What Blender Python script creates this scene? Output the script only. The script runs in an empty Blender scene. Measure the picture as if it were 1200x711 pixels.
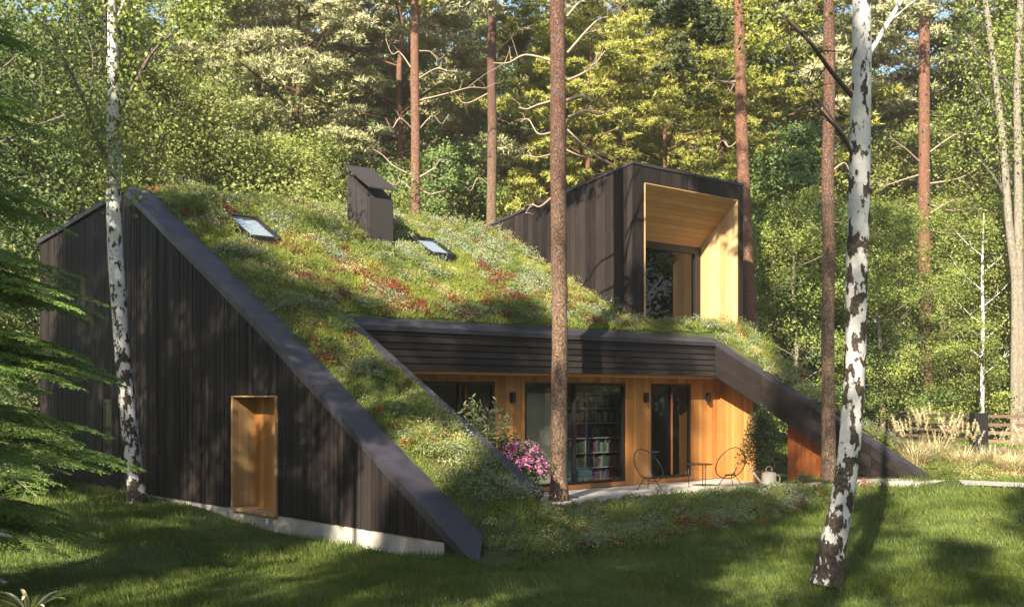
import bpy, math, random
import numpy as np
from mathutils import Vector
random.seed(5)
RNG = np.random.default_rng(11)
S = bpy.context.scene
C = bpy.data.collections.new('woodland_house'); S.collection.children.link(C)

# ------------------------------------------------------------------ camera, sky, sun
CH = 2.0; F = 1300.0; HY = 465.0            # eye height, focal length in photo pixels, horizon row
cam = bpy.data.cameras.new('camera'); co = bpy.data.objects.new('camera', cam); C.objects.link(co)
co.location = (0, 0, CH); co.rotation_euler = (math.radians(90), 0, 0)
cam.sensor_width = 36; cam.lens = 36*F/1200
cam.shift_y = (HY-355.5)/1200; cam.clip_end = 2000; cam.clip_start = 0.1
S.camera = co
SUN_EL = math.radians(33); SUN_V = (-0.34, -0.94)      # direction from the scene towards the sun
_n = math.hypot(*SUN_V); sx, sy = SUN_V[0]/_n, SUN_V[1]/_n
sdir = Vector((sx*math.cos(SUN_EL), sy*math.cos(SUN_EL), math.sin(SUN_EL)))
w = bpy.data.worlds.new('World'); S.world = w; w.use_nodes = True
nt = w.node_tree; bg = nt.nodes['Background']; sk = nt.nodes.new('ShaderNodeTexSky')
sk.sky_type = 'NISHITA'; sk.sun_disc = False; sk.sun_elevation = SUN_EL
sk.sun_rotation = math.atan2(sx, sy); sk.air_density = 1.0; sk.dust_density = 1.2; sk.ozone_density = 1.0
nt.links.new(sk.outputs[0], bg.inputs[0]); bg.inputs[1].default_value = 0.078
sl = bpy.data.lights.new('sun', 'SUN'); sl.energy = 5.0; sl.angle = math.radians(0.55); sl.color = (1, .86, .68)
so = bpy.data.objects.new('sun', sl); C.objects.link(so)
so.rotation_euler = sdir.to_track_quat('Z', 'Y').to_euler()
S.view_settings.view_transform = 'Standard'; S.view_settings.look = 'None'
S.view_settings.exposure = 1.8; S.view_settings.gamma = 1
S.cycles.use_denoising = True
S.cycles.max_bounces = 8; S.cycles.diffuse_bounces = 3; S.cycles.glossy_bounces = 3
S.cycles.transmission_bounces = 5; S.cycles.transparent_max_bounces = 12
S.cycles.sample_clamp_indirect = 6

# ------------------------------------------------------------------ helpers
def P(x, y, Y):                      # a point at distance Y seen at photo pixel x, y
    return np.array([(x-600)/F*Y, Y, CH+(HY-y)/F*Y])
def noise2(x, y, sc, seed):
    r = np.random.default_rng(seed).random((64, 64)); x = np.asarray(x)/sc+100; y = np.asarray(y)/sc+100
    i = np.floor(x).astype(int); j = np.floor(y).astype(int); fx = x-i; fy = y-j
    fx = fx*fx*(3-2*fx); fy = fy*fy*(3-2*fy); g = lambda p, q: r[p % 64, q % 64]
    return (g(i, j)*(1-fx)+g(i+1, j)*fx)*(1-fy)+(g(i, j+1)*(1-fx)+g(i+1, j+1)*fx)*fy
def ss(a, b, v):
    q = np.clip((np.asarray(v, float)-a)/(b-a), 0, 1); return q*q*(3-2*q)
AX = math.atan2(.658, .753); O3 = np.array([-.45, 16.6, 0.])
cA, sA = math.cos(AX), math.sin(AX)
def W(u, t, z=0): u, t, z = np.broadcast_arrays(np.asarray(u, float), t, z); return np.stack([O3[0]+cA*u-sA*t, O3[1]+sA*u+cA*t, z+0.*u], -1)
def invW(x, y): dx = np.asarray(x)-O3[0]; dy = np.asarray(y)-O3[1]; return cA*dx+sA*dy, -sA*dx+cA*dy
def gz(x, y):                        # height of the ground
    x = np.asarray(x, float); y = np.asarray(y, float)
    z = -.47+.52*ss(6, 10.5, x)*ss(14, 26, y)+.14*ss(-2, -9, x)*ss(17, 24, y)
    hu, ht = invW(x, y); z = z-.15*ss(-3.5, -.5, hu)*ss(1.5, .5, hu)*ss(10, 7, ht)*ss(.6, 2., ht)
    z = z+.05*(noise2(x, y, 2.3, 1)-.5)+.16*(noise2(x, y, 7, 2)-.5)*ss(9, 12, y)
    z = z+np.maximum(0, y-50)*.11*ss(48, 60, y)+np.maximum(0, -y-3)*.02
    return z
def mesh(name, v, f, mats=(), smooth=False, mi=None):
    v = np.ascontiguousarray(v, dtype=np.float32).reshape(-1, 3); me = bpy.data.meshes.new(name)
    if isinstance(f, np.ndarray):
        k = f.shape[1]; n = len(f); idx = f.reshape(-1); st = np.arange(n)*k; tot = np.full(n, k)
    else:
        tot = np.array([len(q) for q in f]); idx = np.concatenate([np.array(q) for q in f]); st = np.concatenate([[0], np.cumsum(tot)[:-1]]); n = len(f)
    me.vertices.add(len(v)); me.vertices.foreach_set('co', v.reshape(-1))
    me.loops.add(len(idx)); me.loops.foreach_set('vertex_index', idx.astype(np.int32))
    me.polygons.add(n); me.polygons.foreach_set('loop_start', st.astype(np.int32)); me.polygons.foreach_set('loop_total', tot.astype(np.int32))
    me.update(calc_edges=True)
    me.polygons.foreach_set('use_smooth', np.full(n, bool(smooth)))
    for m in (mats if isinstance(mats, (list, tuple)) else [mats]): me.materials.append(m)
    if mi is not None: me.polygons.foreach_set('material_index', np.asarray(mi, dtype=np.int32))
    me.validate(); return me
def link(name, me, parent=None, **k):
    o = bpy.data.objects.new(name, me); C.objects.link(o)
    if parent is not None: o.parent = parent
    for a, b in k.items(): o[a] = b
    return o
def part(name, v, f, mat, parent=None, smooth=False, **k): return link(name, mesh(name, v, f, mat, smooth), parent, **k)
def thing(name, label, cat, loc=(0, 0, 0), rz=0, group=None):
    o = link(name, None, label=label, category=cat); o.location = tuple(map(float, loc)); o.rotation_euler = (0, 0, rz)
    if group: o['group'] = group
    return o
class MB:
    def __init__(s): s.v = []; s.f = []; s.n = 0
    def add(s, v, f):
        v = np.asarray(v, float).reshape(-1, 3); s.v.append(v)
        for q in f: s.f.append([int(i)+s.n for i in q])
        s.n += len(v); return s
    def box(s, x0, x1, y0, y1, z0, z1):
        v = [(x, y, z) for x in (x0, x1) for y in (y0, y1) for z in (z0, z1)]
        return s.add(v, [(0, 1, 3, 2), (4, 6, 7, 5), (0, 4, 5, 1), (2, 3, 7, 6), (0, 2, 6, 4), (1, 5, 7, 3)])
    def prism(s, q, off):            # flat polygon pushed along off
        q = np.asarray(q, float); n = len(q); v = np.vstack([q, q+np.asarray(off, float)])
        return s.add(v, [tuple(range(n)), tuple(range(2*n-1, n-1, -1))]+[(i, i+n, (i+1) % n+n, (i+1) % n) for i in range(n)])
    def tube(s, pts, rad, n=6, cap=True):
        v, f = tube_arr(pts, rad, n); f = f.tolist()
        if cap: f += [list(range(n))[::-1], list(range(len(v)-n, len(v)))]
        return s.add(v, f)
    def build(s, name, mat, parent=None, smooth=False, **k): return part(name, np.vstack(s.v), s.f, mat, parent, smooth, **k)
def tube_arr(pts, rad, n=6):
    pts = np.asarray(pts, float); m = len(pts); rad = np.broadcast_to(np.asarray(rad, float), (m,))
    tg = np.gradient(pts, axis=0); tg /= np.linalg.norm(tg, axis=1)[:, None]+1e-9
    mean = tg.mean(0); ref = np.array([1., 0, 0]) if abs(mean[2]) > .7*np.linalg.norm(mean) else np.array([0, 0, 1.])
    x = np.cross(tg, ref); x /= np.linalg.norm(x, axis=1)[:, None]+1e-9; y = np.cross(tg, x)
    an = np.arange(n)*2*np.pi/n
    v = pts[:, None]+rad[:, None, None]*(np.cos(an)[None, :, None]*x[:, None]+np.sin(an)[None, :, None]*y[:, None])
    i = np.arange(m-1)[:, None]*n; j = np.arange(n)[None]; k = (j+1) % n
    return v.reshape(-1, 3), np.stack([i+j, i+k, i+n+k, i+n+j], -1).reshape(-1, 4)
class Wood:
    def __init__(s): s.v = []; s.f = []; s.n = 0
    def add(s, pts, rad, n=6):
        v, f = tube_arr(pts, rad, n); s.v.append(v); s.f.append(f+s.n); s.n += len(v)
    def mesh(s, name, mat): return mesh(name, np.vstack(s.v), np.vstack(s.f), mat, True)
def curve(p, k=8):                   # smooth path through points
    p = np.asarray(p, float); t = np.arange(len(p)); q = np.linspace(0, len(p)-1, (len(p)-1)*k+1)
    o = []
    for u in q:
        i = min(int(u), len(p)-2); f = u-i; a = p[max(i-1, 0)]; b = p[i]; c = p[i+1]; d = p[min(i+2, len(p)-1)]
        o.append(.5*((2*b)+(c-a)*f+(2*a-5*b+4*c-d)*f*f+(3*b-a-3*c+d)*f**3))
    return np.array(o)
def unit(v): return v/(np.linalg.norm(v, axis=-1, keepdims=True)+1e-9)
def leaves(cen, size, rng, asp=.55, up=.35, droop=0, bias=None):   # rhombic leaves, turned towards the outside of their clump
    n = len(cen); d = unit(rng.normal(size=(n, 3))+np.array([0, 0, -droop])); nr = rng.normal(size=(n, 3))*(.75 if bias is not None else 1)+np.array([0, 0, up*3])
    if bias is not None: nr = nr+bias*1.3; d = d-bias*np.sum(d*bias, 1, keepdims=True)*.7
    nr = unit(nr)
    sd = unit(np.cross(d, nr)); L = (size*(.45+1.1*rng.random(n)))[:, None]
    a = cen; b = cen+d*L*.45+sd*L*asp*.5; c = cen+d*L; e = cen+d*L*.45-sd*L*asp*.5
    v = np.stack([a, b, c, e], 1).reshape(-1, 3); i = np.arange(n)[:, None]*4
    return v, i+np.array([[0, 1, 2, 3]])
def tris(cen, d, L, wd, rng, out=None):        # needles / blades: thin triangles from cen along d
    sd = unit(np.cross(d, rng.normal(size=cen.shape) if out is None else out+rng.normal(size=cen.shape)*.5)); L = np.asarray(L).reshape(-1, 1); wd = np.asarray(wd).reshape(-1, 1)
    v = np.stack([cen-sd*wd/2, cen+sd*wd/2, cen+d*L], 1).reshape(-1, 3)
    return v, np.arange(len(cen)*3).reshape(-1, 3)

# ------------------------------------------------------------------ materials
def mat(name, col, rough=.7, metal=0, spec=.3):
    m = bpy.data.materials.new(name); m.use_nodes = True; b = m.node_tree.nodes['Principled BSDF']
    b.inputs['Base Color'].default_value = (*col, 1); b.inputs['Roughness'].default_value = rough
    b.inputs['Metallic'].default_value = metal; b.inputs['Specular IOR Level'].default_value = spec
    return m
def nodes(m): t = m.node_tree; return t, t.nodes, t.links, t.nodes['Principled BSDF']
def coords(t, sc=(1, 1, 1), out='Object'):
    tc = t.nodes.new('ShaderNodeTexCoord'); mp = t.nodes.new('ShaderNodeMapping'); mp.inputs['Scale'].default_value = sc
    t.links.new(tc.outputs[out], mp.inputs[0]); return mp.outputs[0]
def noise(t, vec, sc, det=4, rough=.6):
    n = t.nodes.new('ShaderNodeTexNoise'); n.inputs['Scale'].default_value = sc; n.inputs['Detail'].default_value = det; n.inputs['Roughness'].default_value = rough
    if vec is not None: t.links.new(vec, n.inputs['Vector'])
    return n.outputs[0]
def ramp(t, fac, stops, interp='LINEAR'):
    r = t.nodes.new('ShaderNodeValToRGB'); r.color_ramp.interpolation = interp
    e = r.color_ramp.elements
    while len(e) < len(stops): e.new(.5)
    for q, (p, c) in zip(e, stops): q.position = p; q.color = (*c, 1) if len(c) == 3 else c
    t.links.new(fac, r.inputs[0]); return r.outputs[0]
def mixc(t, fac, a, b, mode='MIX'):
    n = t.nodes.new('ShaderNodeMix'); n.data_type = 'RGBA'; n.blend_type = mode
    for s, v in ((n.inputs[0], fac), (n.inputs[6], a), (n.inputs[7], b)):
        if isinstance(v, (float, int)): s.default_value = v
        elif isinstance(v, tuple): s.default_value = (*v, 1)
        else: t.links.new(v, s)
    return n.outputs[2]
def mathn(t, op, a, b=None):
    n = t.nodes.new('ShaderNodeMath'); n.operation = op
    for s, v in ((n.inputs[0], a), (n.inputs[1], b)):
        if v is None: continue
        if isinstance(v, (float, int)): s.default_value = v
        else: t.links.new(v, s)
    return n.outputs[0]
def bump(t, h, st, dist, b):
    n = t.nodes.new('ShaderNodeBump'); n.inputs['Strength'].default_value = st; n.inputs['Distance'].default_value = dist
    t.links.new(h, n.inputs['Height']); t.links.new(n.outputs[0], b.inputs['Normal'])
def objrand(t): return t.nodes.new('ShaderNodeObjectInfo').outputs['Random']
def foliage(name, stops, trans=.35, rough=.5, sc=.5):
    trans *= .5
    """leaf material: hue varies leaf by leaf and in broad drifts through the crown; light passes through"""
    m = mat(name, stops[0], rough, 0, .3); t, N, L, b = nodes(m)
    isl = N.new('ShaderNodeNewGeometry').outputs['Random Per Island']
    nz = noise(t, coords(t), sc, 2, .5)
    f = mathn(t, 'ADD', mathn(t, 'MULTIPLY', isl, .34), mathn(t, 'MULTIPLY', mathn(t, 'SUBTRACT', nz, .12), 1.0))
    k = len(stops); col = ramp(t, f, [(i/(k-1)*.8+.1, c) for i, c in enumerate(stops)])
    L.new(col, b.inputs['Base Color'])
    tr = N.new('ShaderNodeBsdfTranslucent'); g = mixc(t, 1.0, col, (1.25, 1.2, .6), 'MULTIPLY'); L.new(g, tr.inputs[0])
    mx = N.new('ShaderNodeMixShader'); mx.inputs[0].default_value = trans
    L.new(b.outputs[0], mx.inputs[1]); L.new(tr.outputs[0], mx.inputs[2]); L.new(mx.outputs[0], N['Material Output'].inputs[0])
    return m
def wood(name, dark, light, axis, rough=.55, grain=1., spec=.3, var=.5):
    """boards: long grain along one axis, tone differs board by board"""
    m = mat(name, light, rough, 0, spec); t, N, L, b = nodes(m)
    sc = [38, 38, 38]; sc[axis] = 1.6
    rnd = objrand(t); tc = N.new('ShaderNodeTexCoord'); ad = N.new('ShaderNodeVectorMath'); ad.operation = 'ADD'
    L.new(tc.outputs['Object'], ad.inputs[0]); cb = N.new('ShaderNodeCombineXYZ'); rr = mathn(t, 'MULTIPLY', rnd, 37.)
    for i in range(3): L.new(rr, cb.inputs[i])
    L.new(cb.outputs[0], ad.inputs[1]); mp = N.new('ShaderNodeMapping'); mp.inputs['Scale'].default_value = sc; L.new(ad.outputs[0], mp.inputs[0])
    n1 = noise(t, mp.outputs[0], 1.0, 5, .65); n2 = noise(t, ad.outputs[0], 1.3, 3)
    f = mathn(t, 'ADD', mathn(t, 'MULTIPLY', n1, .6*grain), mathn(t, 'ADD', mathn(t, 'MULTIPLY', rnd, var), mathn(t, 'MULTIPLY', n2, .35)))
    L.new(ramp(t, f, [(.25, dark), (1.05, light)]), b.inputs['Base Color']); bump(t, n1, .35, .01, b)
    return m
M = {}
M['char'] = wood('charred_timber', (.002, .0021, .0025), (.032, .0265, .0245), 2, .66, 1.1, .14, .45)
M['char_h'] = wood('charred_timber_lap', (.004, .004, .0044), (.036, .030, .029), 0, .62, 1.1, .16, .4)
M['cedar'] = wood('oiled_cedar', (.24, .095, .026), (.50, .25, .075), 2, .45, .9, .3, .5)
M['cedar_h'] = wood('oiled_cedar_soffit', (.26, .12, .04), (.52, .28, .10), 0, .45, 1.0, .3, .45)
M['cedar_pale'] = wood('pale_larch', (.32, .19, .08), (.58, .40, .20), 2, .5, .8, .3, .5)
M['cedar_red'] = wood('red_cedar', (.27, .075, .022), (.50, .17, .05), 2, .5, .9, .3, .5)
m = M['coping'] = mat('coping_metal', (.04, .038, .05), .42, .25, .5); t, N, L, b = nodes(m)
nz = noise(t, coords(t), 2.2, 5); L.new(ramp(t, nz, [(.3, (.032, .031, .042)), (.7, (.052, .049, .064))]), b.inputs['Base Color'])
L.new(ramp(t, nz, [(.3, (.36,)*3), (.7, (.6,)*3)]), b.inputs['Roughness'])
M['flue'] = mat('flue_metal', (.045, .041, .043), .5, .2, .4)
M['black'] = mat('black_metal', (.016, .016, .018), .4, .3, .5)
m = M['concrete'] = mat('concrete', (.42, .40, .37), .85); t, N, L, b = nodes(m)
n1 = noise(t, coords(t), 3, 8, .7); n2 = noise(t, coords(t), 40, 4)
L.new(ramp(t, n1, [(.3, (.30, .29, .26)), (.7, (.52, .50, .46))]), b.inputs['Base Color']); bump(t, n2, .4, .01, b)
m = M['paving'] = mat('paving_stone', (.4, .38, .34), .8); t, N, L, b = nodes(m)
n1 = noise(t, coords(t), 5, 6, .7); L.new(mixc(t, .35, ramp(t, n1, [(.3, (.30, .28, .25)), (.7, (.50, .47, .42))]), ramp(t, objrand(t), [(0, (.26, .25, .23)), (1, (.55, .51, .46))])), b.inputs['Base Color'])
m = M['soil'] = mat('soil', (.05, .045, .025), .95); t, N, L, b = nodes(m)
n1 = noise(t, coords(t), 1.6, 8, .7); L.new(ramp(t, n1, [(.35, (.030, .040, .012)), (.55, (.05, .068, .018)), (.75, (.075, .058, .030))]), b.inputs['Base Color'])
m = M['forest_floor'] = mat('forest_floor', (.05, .05, .02), .95); t, N, L, b = nodes(m)
n1 = noise(t, coords(t), .35, 8, .7); L.new(ramp(t, n1, [(.35, (.035, .055, .015)), (.6, (.06, .085, .022)), (.75, (.08, .065, .03))]), b.inputs['Base Color'])
m = M['gravel'] = mat('gravel', (.35, .33, .31), .9); t, N, L, b = nodes(m)
n1 = noise(t, coords(t), 30, 6, .8); L.new(ramp(t, n1, [(.3, (.22, .21, .20)), (.7, (.46, .44, .41))]), b.inputs['Base Color']); bump(t, n1, .8, .02, b)
def glass(name, tint, ior=1.55, rough=.01, clear=1.):
    m = bpy.data.materials.new(name); m.use_nodes = True; t = m.node_tree; t.nodes.clear()
    o = t.nodes.new('ShaderNodeOutputMaterial'); tr = t.nodes.new('ShaderNodeBsdfTransparent'); tr.inputs[0].default_value = (*tint, 1)
    g = t.nodes.new('ShaderNodeBsdfGlossy'); g.inputs['Roughness'].default_value = rough; fr = t.nodes.new('ShaderNodeFresnel'); fr.inputs[0].default_value = ior
    mx = t.nodes.new('ShaderNodeMixShader'); ge = t.nodes.new('ShaderNodeNewGeometry'); t.links.new(mathn(t, 'MULTIPLY', fr.outputs[0], mathn(t, 'SUBTRACT', 1., ge.outputs['Backfacing'])), mx.inputs[0]); t.links.new(tr.outputs[0], mx.inputs[1]); t.links.new(g.outputs[0], mx.inputs[2]); t.links.new(mx.outputs[0], o.inputs[0])
    return m
M['glass'] = glass('window_glass', (.80, .84, .84), 1.6)
M['skyglass'] = glass('skylight_glass', (.9, .93, .95), 2.0, .03)
M['dark_in'] = mat('interior_wall', (.34, .31, .27), .8)
M['plaster'] = mat('plaster', (.46, .40, .30), .8)
M['shelfwood'] = mat('shelf_board', (.30, .28, .24), .6)
M['teal'] = mat('teal_fabric', (.05, .10, .12), .8)
M['white'] = mat('white_enamel', (.62, .58, .46), .4)
M['terracotta'] = mat('brown_pot', (.20, .11, .07), .7)
M['flower'] = foliage('pink_petals', [(.28, .06, .18), (.42, .14, .30), (.55, .30, .44)], .25)
# bark
def birch_bark():
    m = mat('birch_bark', (.7, .7, .66), .7); t, N, L, b = nodes(m)
    v = coords(t, (1, 1, .55)); n1 = noise(t, v, 7.5, 3, .55); n1b = noise(t, v, 22, 4, .6)
    gz_ = N.new('ShaderNodeSeparateXYZ'); L.new(coords(t), gz_.inputs[0])
    hgt = ramp(t, mathn(t, 'DIVIDE', gz_.outputs[2], 6.0), [(0, (.16,)*3), (.12, (.07,)*3), (.6, (.05,)*3), (1., (.0,)*3)])
    blot = ramp(t, mathn(t, 'ADD', mathn(t, 'ADD', mathn(t, 'MULTIPLY', n1, .8), mathn(t, 'MULTIPLY', n1b, .2)), hgt), [(.548, (0,)*3), (.575, (1,)*3)])
    v2 = coords(t, (3, 3, 42)); n2 = noise(t, v2, 1., 2); len_ = ramp(t, n2, [(.66, (0,)*3), (.71, (.6,)*3)])
    pale = ramp(t, noise(t, coords(t), 3.0, 5), [(.3, (.46, .47, .46)), (.7, (.70, .69, .65))])
    dk = ramp(t, noise(t, coords(t), 25, 4), [(.35, (.018, .016, .014)), (.7, (.11, .085, .06))])
    col = mixc(t, len_, pale, (.25, .2, .16)); col = mixc(t, blot, col, dk)
    L.new(col, b.inputs['Base Color']); bump(t, mathn(t, 'ADD', blot, noise(t, v, 30, 4)), .5, .015, b); return m
def pine_bark(name, dark, mid, light, upper, z0, z1):
    m = mat(name, mid, .85); t, N, L, b = nodes(m)
    v = coords(t, (1, 1, .45)); vo = N.new('ShaderNodeTexVoronoi'); vo.inputs['Scale'].default_value = 24; vo.feature = 'DISTANCE_TO_EDGE'
    wv = N.new('ShaderNodeVectorMath'); wv.operation = 'ADD'; nn = N.new('ShaderNodeTexNoise'); nn.inputs['Scale'].default_value = 9; L.new(v, nn.inputs['Vector'])
    sc = N.new('ShaderNodeVectorMath'); sc.operation = 'SCALE'; sc.inputs[3].default_value = .16; L.new(nn.outputs['Color'], sc.inputs[0])
    L.new(v, wv.inputs[0]); L.new(sc.outputs[0], wv.inputs[1]); L.new(wv.outputs[0], vo.inputs['Vector'])
    e = vo.outputs['Distance']; n1 = noise(t, v, 26, 5, .7); n3 = noise(t, coords(t), 2.2, 4)
    low = mixc(t, ramp(t, n1, [(.35, (0,)*3), (.65, (1,)*3)]), mid, light)
    up = mixc(t, ramp(t, noise(t, v, 12, 5, .7), [(.45, (0,)*3), (.6, (1,)*3)]), upper, tuple(.45*c+.07 for c in upper))
    sep = N.new('ShaderNodeSeparateXYZ'); L.new(coords(t), sep.inputs[0])
    hf = ramp(t, mathn(t, 'ADD', mathn(t, 'DIVIDE', mathn(t, 'SUBTRACT', sep.outputs[2], z0), z1-z0), mathn(t, 'MULTIPLY', mathn(t, 'SUBTRACT', n3, .5), .8)), [(0, (0,)*3), (1, (1,)*3)])
    col = mixc(t, hf, low, up); cr = ramp(t, mathn(t, 'ADD', e, mathn(t, 'MULTIPLY', n1, .08)), [(.03, (0.15,)*3), (.13, (1,)*3)]); col = mixc(t, cr, dark, col)
    L.new(col, b.inputs['Base Color']); bump(t, mathn(t, 'ADD', ramp(t, e, [(0, (0,)*3), (.15, (1,)*3)]), mathn(t, 'MULTIPLY', n1, .4)), .8, .03, b); return m
M['birch'] = birch_bark()
M['pinebark'] = pine_bark('pine_bark', (.025, .018, .015), (.115, .07, .047), (.30, .215, .145), (.155, .072, .045), 4, 8)
M['pinered'] = pine_bark('red_pine_bark', (.05, .03, .022), (.17, .088, .058), (.28, .17, .115), (.27, .125, .07), 2, 9)
M['bark'] = pine_bark('grey_bark', (.03, .027, .022), (.13, .105, .08), (.24, .20, .15), (.22, .18, .13), 3, 9)
M['palebark'] = pine_bark('pale_bark', (.08, .07, .055), (.25, .215, .165), (.36, .32, .25), (.36, .32, .25), 2, 9)
M['dead'] = mat('dead_twig', (.33, .26, .20), .8)
M['darktwig'] = mat('dark_twig', (.07, .055, .045), .8)
M['fence'] = wood('weathered_fence', (.07, .045, .03), (.22, .15, .10), 0, .8)
# foliage
M['lf_mid'] = foliage('green_leaves', [(0.0726, 0.1202, 0.029), (0.165, 0.2214, 0.0464), (0.2904, 0.3289, 0.0726)], .38)
M['lf_dark'] = foliage('deep_green_leaves', [(0.0384, 0.069, 0.0242), (0.084, 0.1265, 0.0374), (0.168, 0.2012, 0.0605)], .3)
M['lf_yel'] = foliage('yellow_green_leaves', [(.08, .115, .03), (.17, .21, .05), (.28, .295, .085)], .42)
M['lf_em'] = foliage('emerald_leaves', [(0.0504, 0.1058, 0.0352), (0.108, 0.1782, 0.0528), (0.216, 0.2645, 0.0704)], .38)
M['nd_yel'] = foliage('yellow_green_needles', [(0.1633, 0.1954, 0.0457), (0.3416, 0.3605, 0.0823), (0.5049, 0.4807, 0.1372)], .3)
M['nd_pale'] = foliage('pale_needles', [(0.1568, 0.1739, 0.0846), (0.3605, 0.3716, 0.1976), (0.5643, 0.5376, 0.3574)], .25)
M['nd_dark'] = foliage('dark_needles', [(0.0375, 0.0562, 0.025), (0.075, 0.1, 0.0375), (0.1625, 0.1812, 0.075)], .2)
M['nd_spruce'] = foliage('spruce_needles', [(0.0878, 0.18, 0.0396), (0.1463, 0.279, 0.054), (0.273, 0.396, 0.081)], .25, .5, 1.5)
M['nd_blue'] = foliage('blue_needles', [(.06, .11, .11), (.12, .19, .20), (.2, .28, .30)], .2)
M['grass'] = foliage('lawn_grass', [(0.0498, 0.085, 0.0168), (0.0941, 0.1381, 0.0243), (0.1661, 0.2019, 0.0421)], .40, .5, 1.2)
M['moss'] = foliage('roof_grass', [(0.0864, 0.1469, 0.0216), (0.1914, 0.2448, 0.0336), (0.3334, 0.3305, 0.06)], .35, .6, 1.0)
M['silver'] = foliage('silver_leaves', [(0.125, 0.168, 0.099), (0.2125, 0.264, 0.154), (0.375, 0.396, 0.231)], .25, .6, 1.5)
M['straw'] = foliage('straw_flowers', [(.20, .22, .07), (.36, .35, .13), (.52, .46, .24)], .2, .6, 1.5)
M['red'] = foliage('red_leaves', [(0.075, 0.0196, 0.0154), (0.18, 0.035, 0.0245), (0.285, 0.084, 0.042)], .3, .6, 2)
M['brownplant'] = foliage('russet_twigs', [(.08, .055, .035), (.16, .10, .06), (.26, .18, .10)], .2, .7, 2)
M['pampas'] = foliage('pampas_blades', [(0.312, 0.3, 0.12), (0.6, 0.528, 0.312), (0.864, 0.768, 0.552)], .3, .6, 1.5)
M['olive'] = foliage('olive_leaves', [(.022, .045, .018), (.05, .08, .03), (.10, .13, .05)], .2)
M['lime'] = foliage('lime_leaves', [(.26, .32, .12), (.46, .50, .24), (.66, .68, .42)], .4)
M['litter'] = foliage('dry_leaves', [(.05, .035, .02), (.14, .09, .05), (.28, .20, .12)], .1)

# ------------------------------------------------------------------ ground
def grid(xs, ys, fz):
    X, Y = np.meshgrid(xs, ys); Z = fz(X, Y); v = np.stack([X, Y, Z], -1).reshape(-1, 3); nx = len(xs)
    i = (np.arange(len(ys)-1)[:, None]*nx+np.arange(nx-1)[None]).reshape(-1, 1)
    return v, i+np.array([[0, 1, nx+1, nx]])
xs = np.concatenate([np.linspace(-600, -45, 14), np.linspace(-44, 44, 177), np.linspace(45, 600, 14)])
ys = np.concatenate([np.linspace(-600, -32, 14), np.linspace(-30, 80, 221), np.linspace(82, 900, 20)])
def gz_base(X, Y):
    Z = gz(X, np.minimum(Y, 110)); 
    return Z
v, f = grid(xs, ys, gz_base); part('ground', v, f, M['forest_floor'], smooth=True, kind='structure')

# ------------------------------------------------------------------ the house, in its own axes: x along the terrace front, y up the roof slope
RT = 13.5
def rz(t):
    t = np.asarray(t, float); return np.where(t < RT, -.35+.545*t, -.35+.545*RT-.1*(t-RT))
house = thing('house', 'low black timber house with a planted sloping roof and a box dormer', 'house', O3, AX)
def rzg(t): return rz(t)-.30*np.clip(1-np.asarray(t, float)/7, 0, 1)     # the gable edge runs a little lower at its foot
FL = -.38; FT = 7.6; FA = 7.11; UC = 2.42; UR = 14.46; GB = -.27; BK = 19.7; UE = 16.93
def redge(t): return np.where(t < 7.5, 14.06+(t-1.64)*(16.93-14.06)/(7.5-1.64), 16.93)
# gable wall with its boards
mb = MB(); tt = [(.95, GB), (6.2, GB), (6.2, 2.05), (8.02, 2.05), (8.02, GB), (BK, GB), (BK, float(rzg(BK))-.12), (RT, float(rzg(RT))-.12), (7., float(rzg(7.))-.12), (.95, float(rzg(.95))-.12)]
mb.prism([(.075, a, z) for a, z in tt], (.3, 0, 0)); gable = mb.build('gable_wall', M['char'], house)
bw = .108; k = 0; t0 = .95
slit = [(14.45, 15.0, .45, 1.95)]
while t0 < BK-.02:
    t1 = min(t0+bw, BK); a, b_ = t0+.005, t1-.005; pr = .028+.016*random.random()
    spans = [(GB, None)]
    if b_ > 6.24 and a < 8.0: spans = [(2.05, None)]
    elif b_ > slit[0][0] and a < slit[0][1]: spans = [(GB, slit[0][2]), (slit[0][3], None)]
    for z0, z1 in spans:
        za = float(rzg(a))-.10 if z1 is None else z1; zb = float(rzg(b_))-.10 if z1 is None else z1
        if min(za, zb) > z0+.02:
            MB().prism([(.075, a, z0), (.075, b_, z0), (.075, b_, zb), (.075, a, za)], (-pr, 0, 0)).build('board', M['char'], gable)
    t0 = t1
MB().box(.06, .5, .93, BK, -1.2, GB-.004).build('foundation', M['concrete'], house)
MB().prism([(.02, .2, -.75), (.02, .945, -.75), (.02, .945, float(rzg(.945))-.1), (.02, .2, float(rzg(.2))-.1)], (.5, .0, 0)).build('gable_foot', M['char'], house)
# timber niche in the gable
nb = MB().box(.50, .56, 6.24, 8.0, GB, 2.03).build('niche_back', M['cedar'], house)
for i in range(11):
    a = 6.24+i*.16; MB().box(.478-.006*random.random(), .50, a+.003, a+.157, GB+.04, 2.0).build('board', M['cedar'], nb)
nj = MB().box(.0, .5, 8.0, 8.03, GB, 2.03).build('niche_jamb', M['cedar_pale'], house)
for i in range(4): MB().box(.0+i*.12+.003, .117+i*.12, 7.972-.005*random.random(), 8.0, GB+.04, 2.0).build('board', M['cedar_pale'], nj)
MB().box(.0, .5, 6.205, 6.24, GB, 2.03).box(.0, .5, 6.24, 8.0, 2.0, 2.03).box(-.03, .5, 6.2, 8.03, GB-.03, GB+.035).build('niche_frame', M['cedar_pale'], house)
# slit window in the far part of the gable
wn = MB().box(.05, .1, 14.45, 14.51, .45, 1.95).box(.05, .1, 14.94, 15., .45, 1.95).box(.05, .1, 14.5, 14.95, .45, .51).box(.05, .1, 14.5, 14.95, 1.89, 1.95).build('window', M['black'], house, label='narrow slit window in the dark gable')
MB().box(.06, .068, 14.5, 14.95, .5, 1.9).build('pane', M['glass'], wn)
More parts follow.
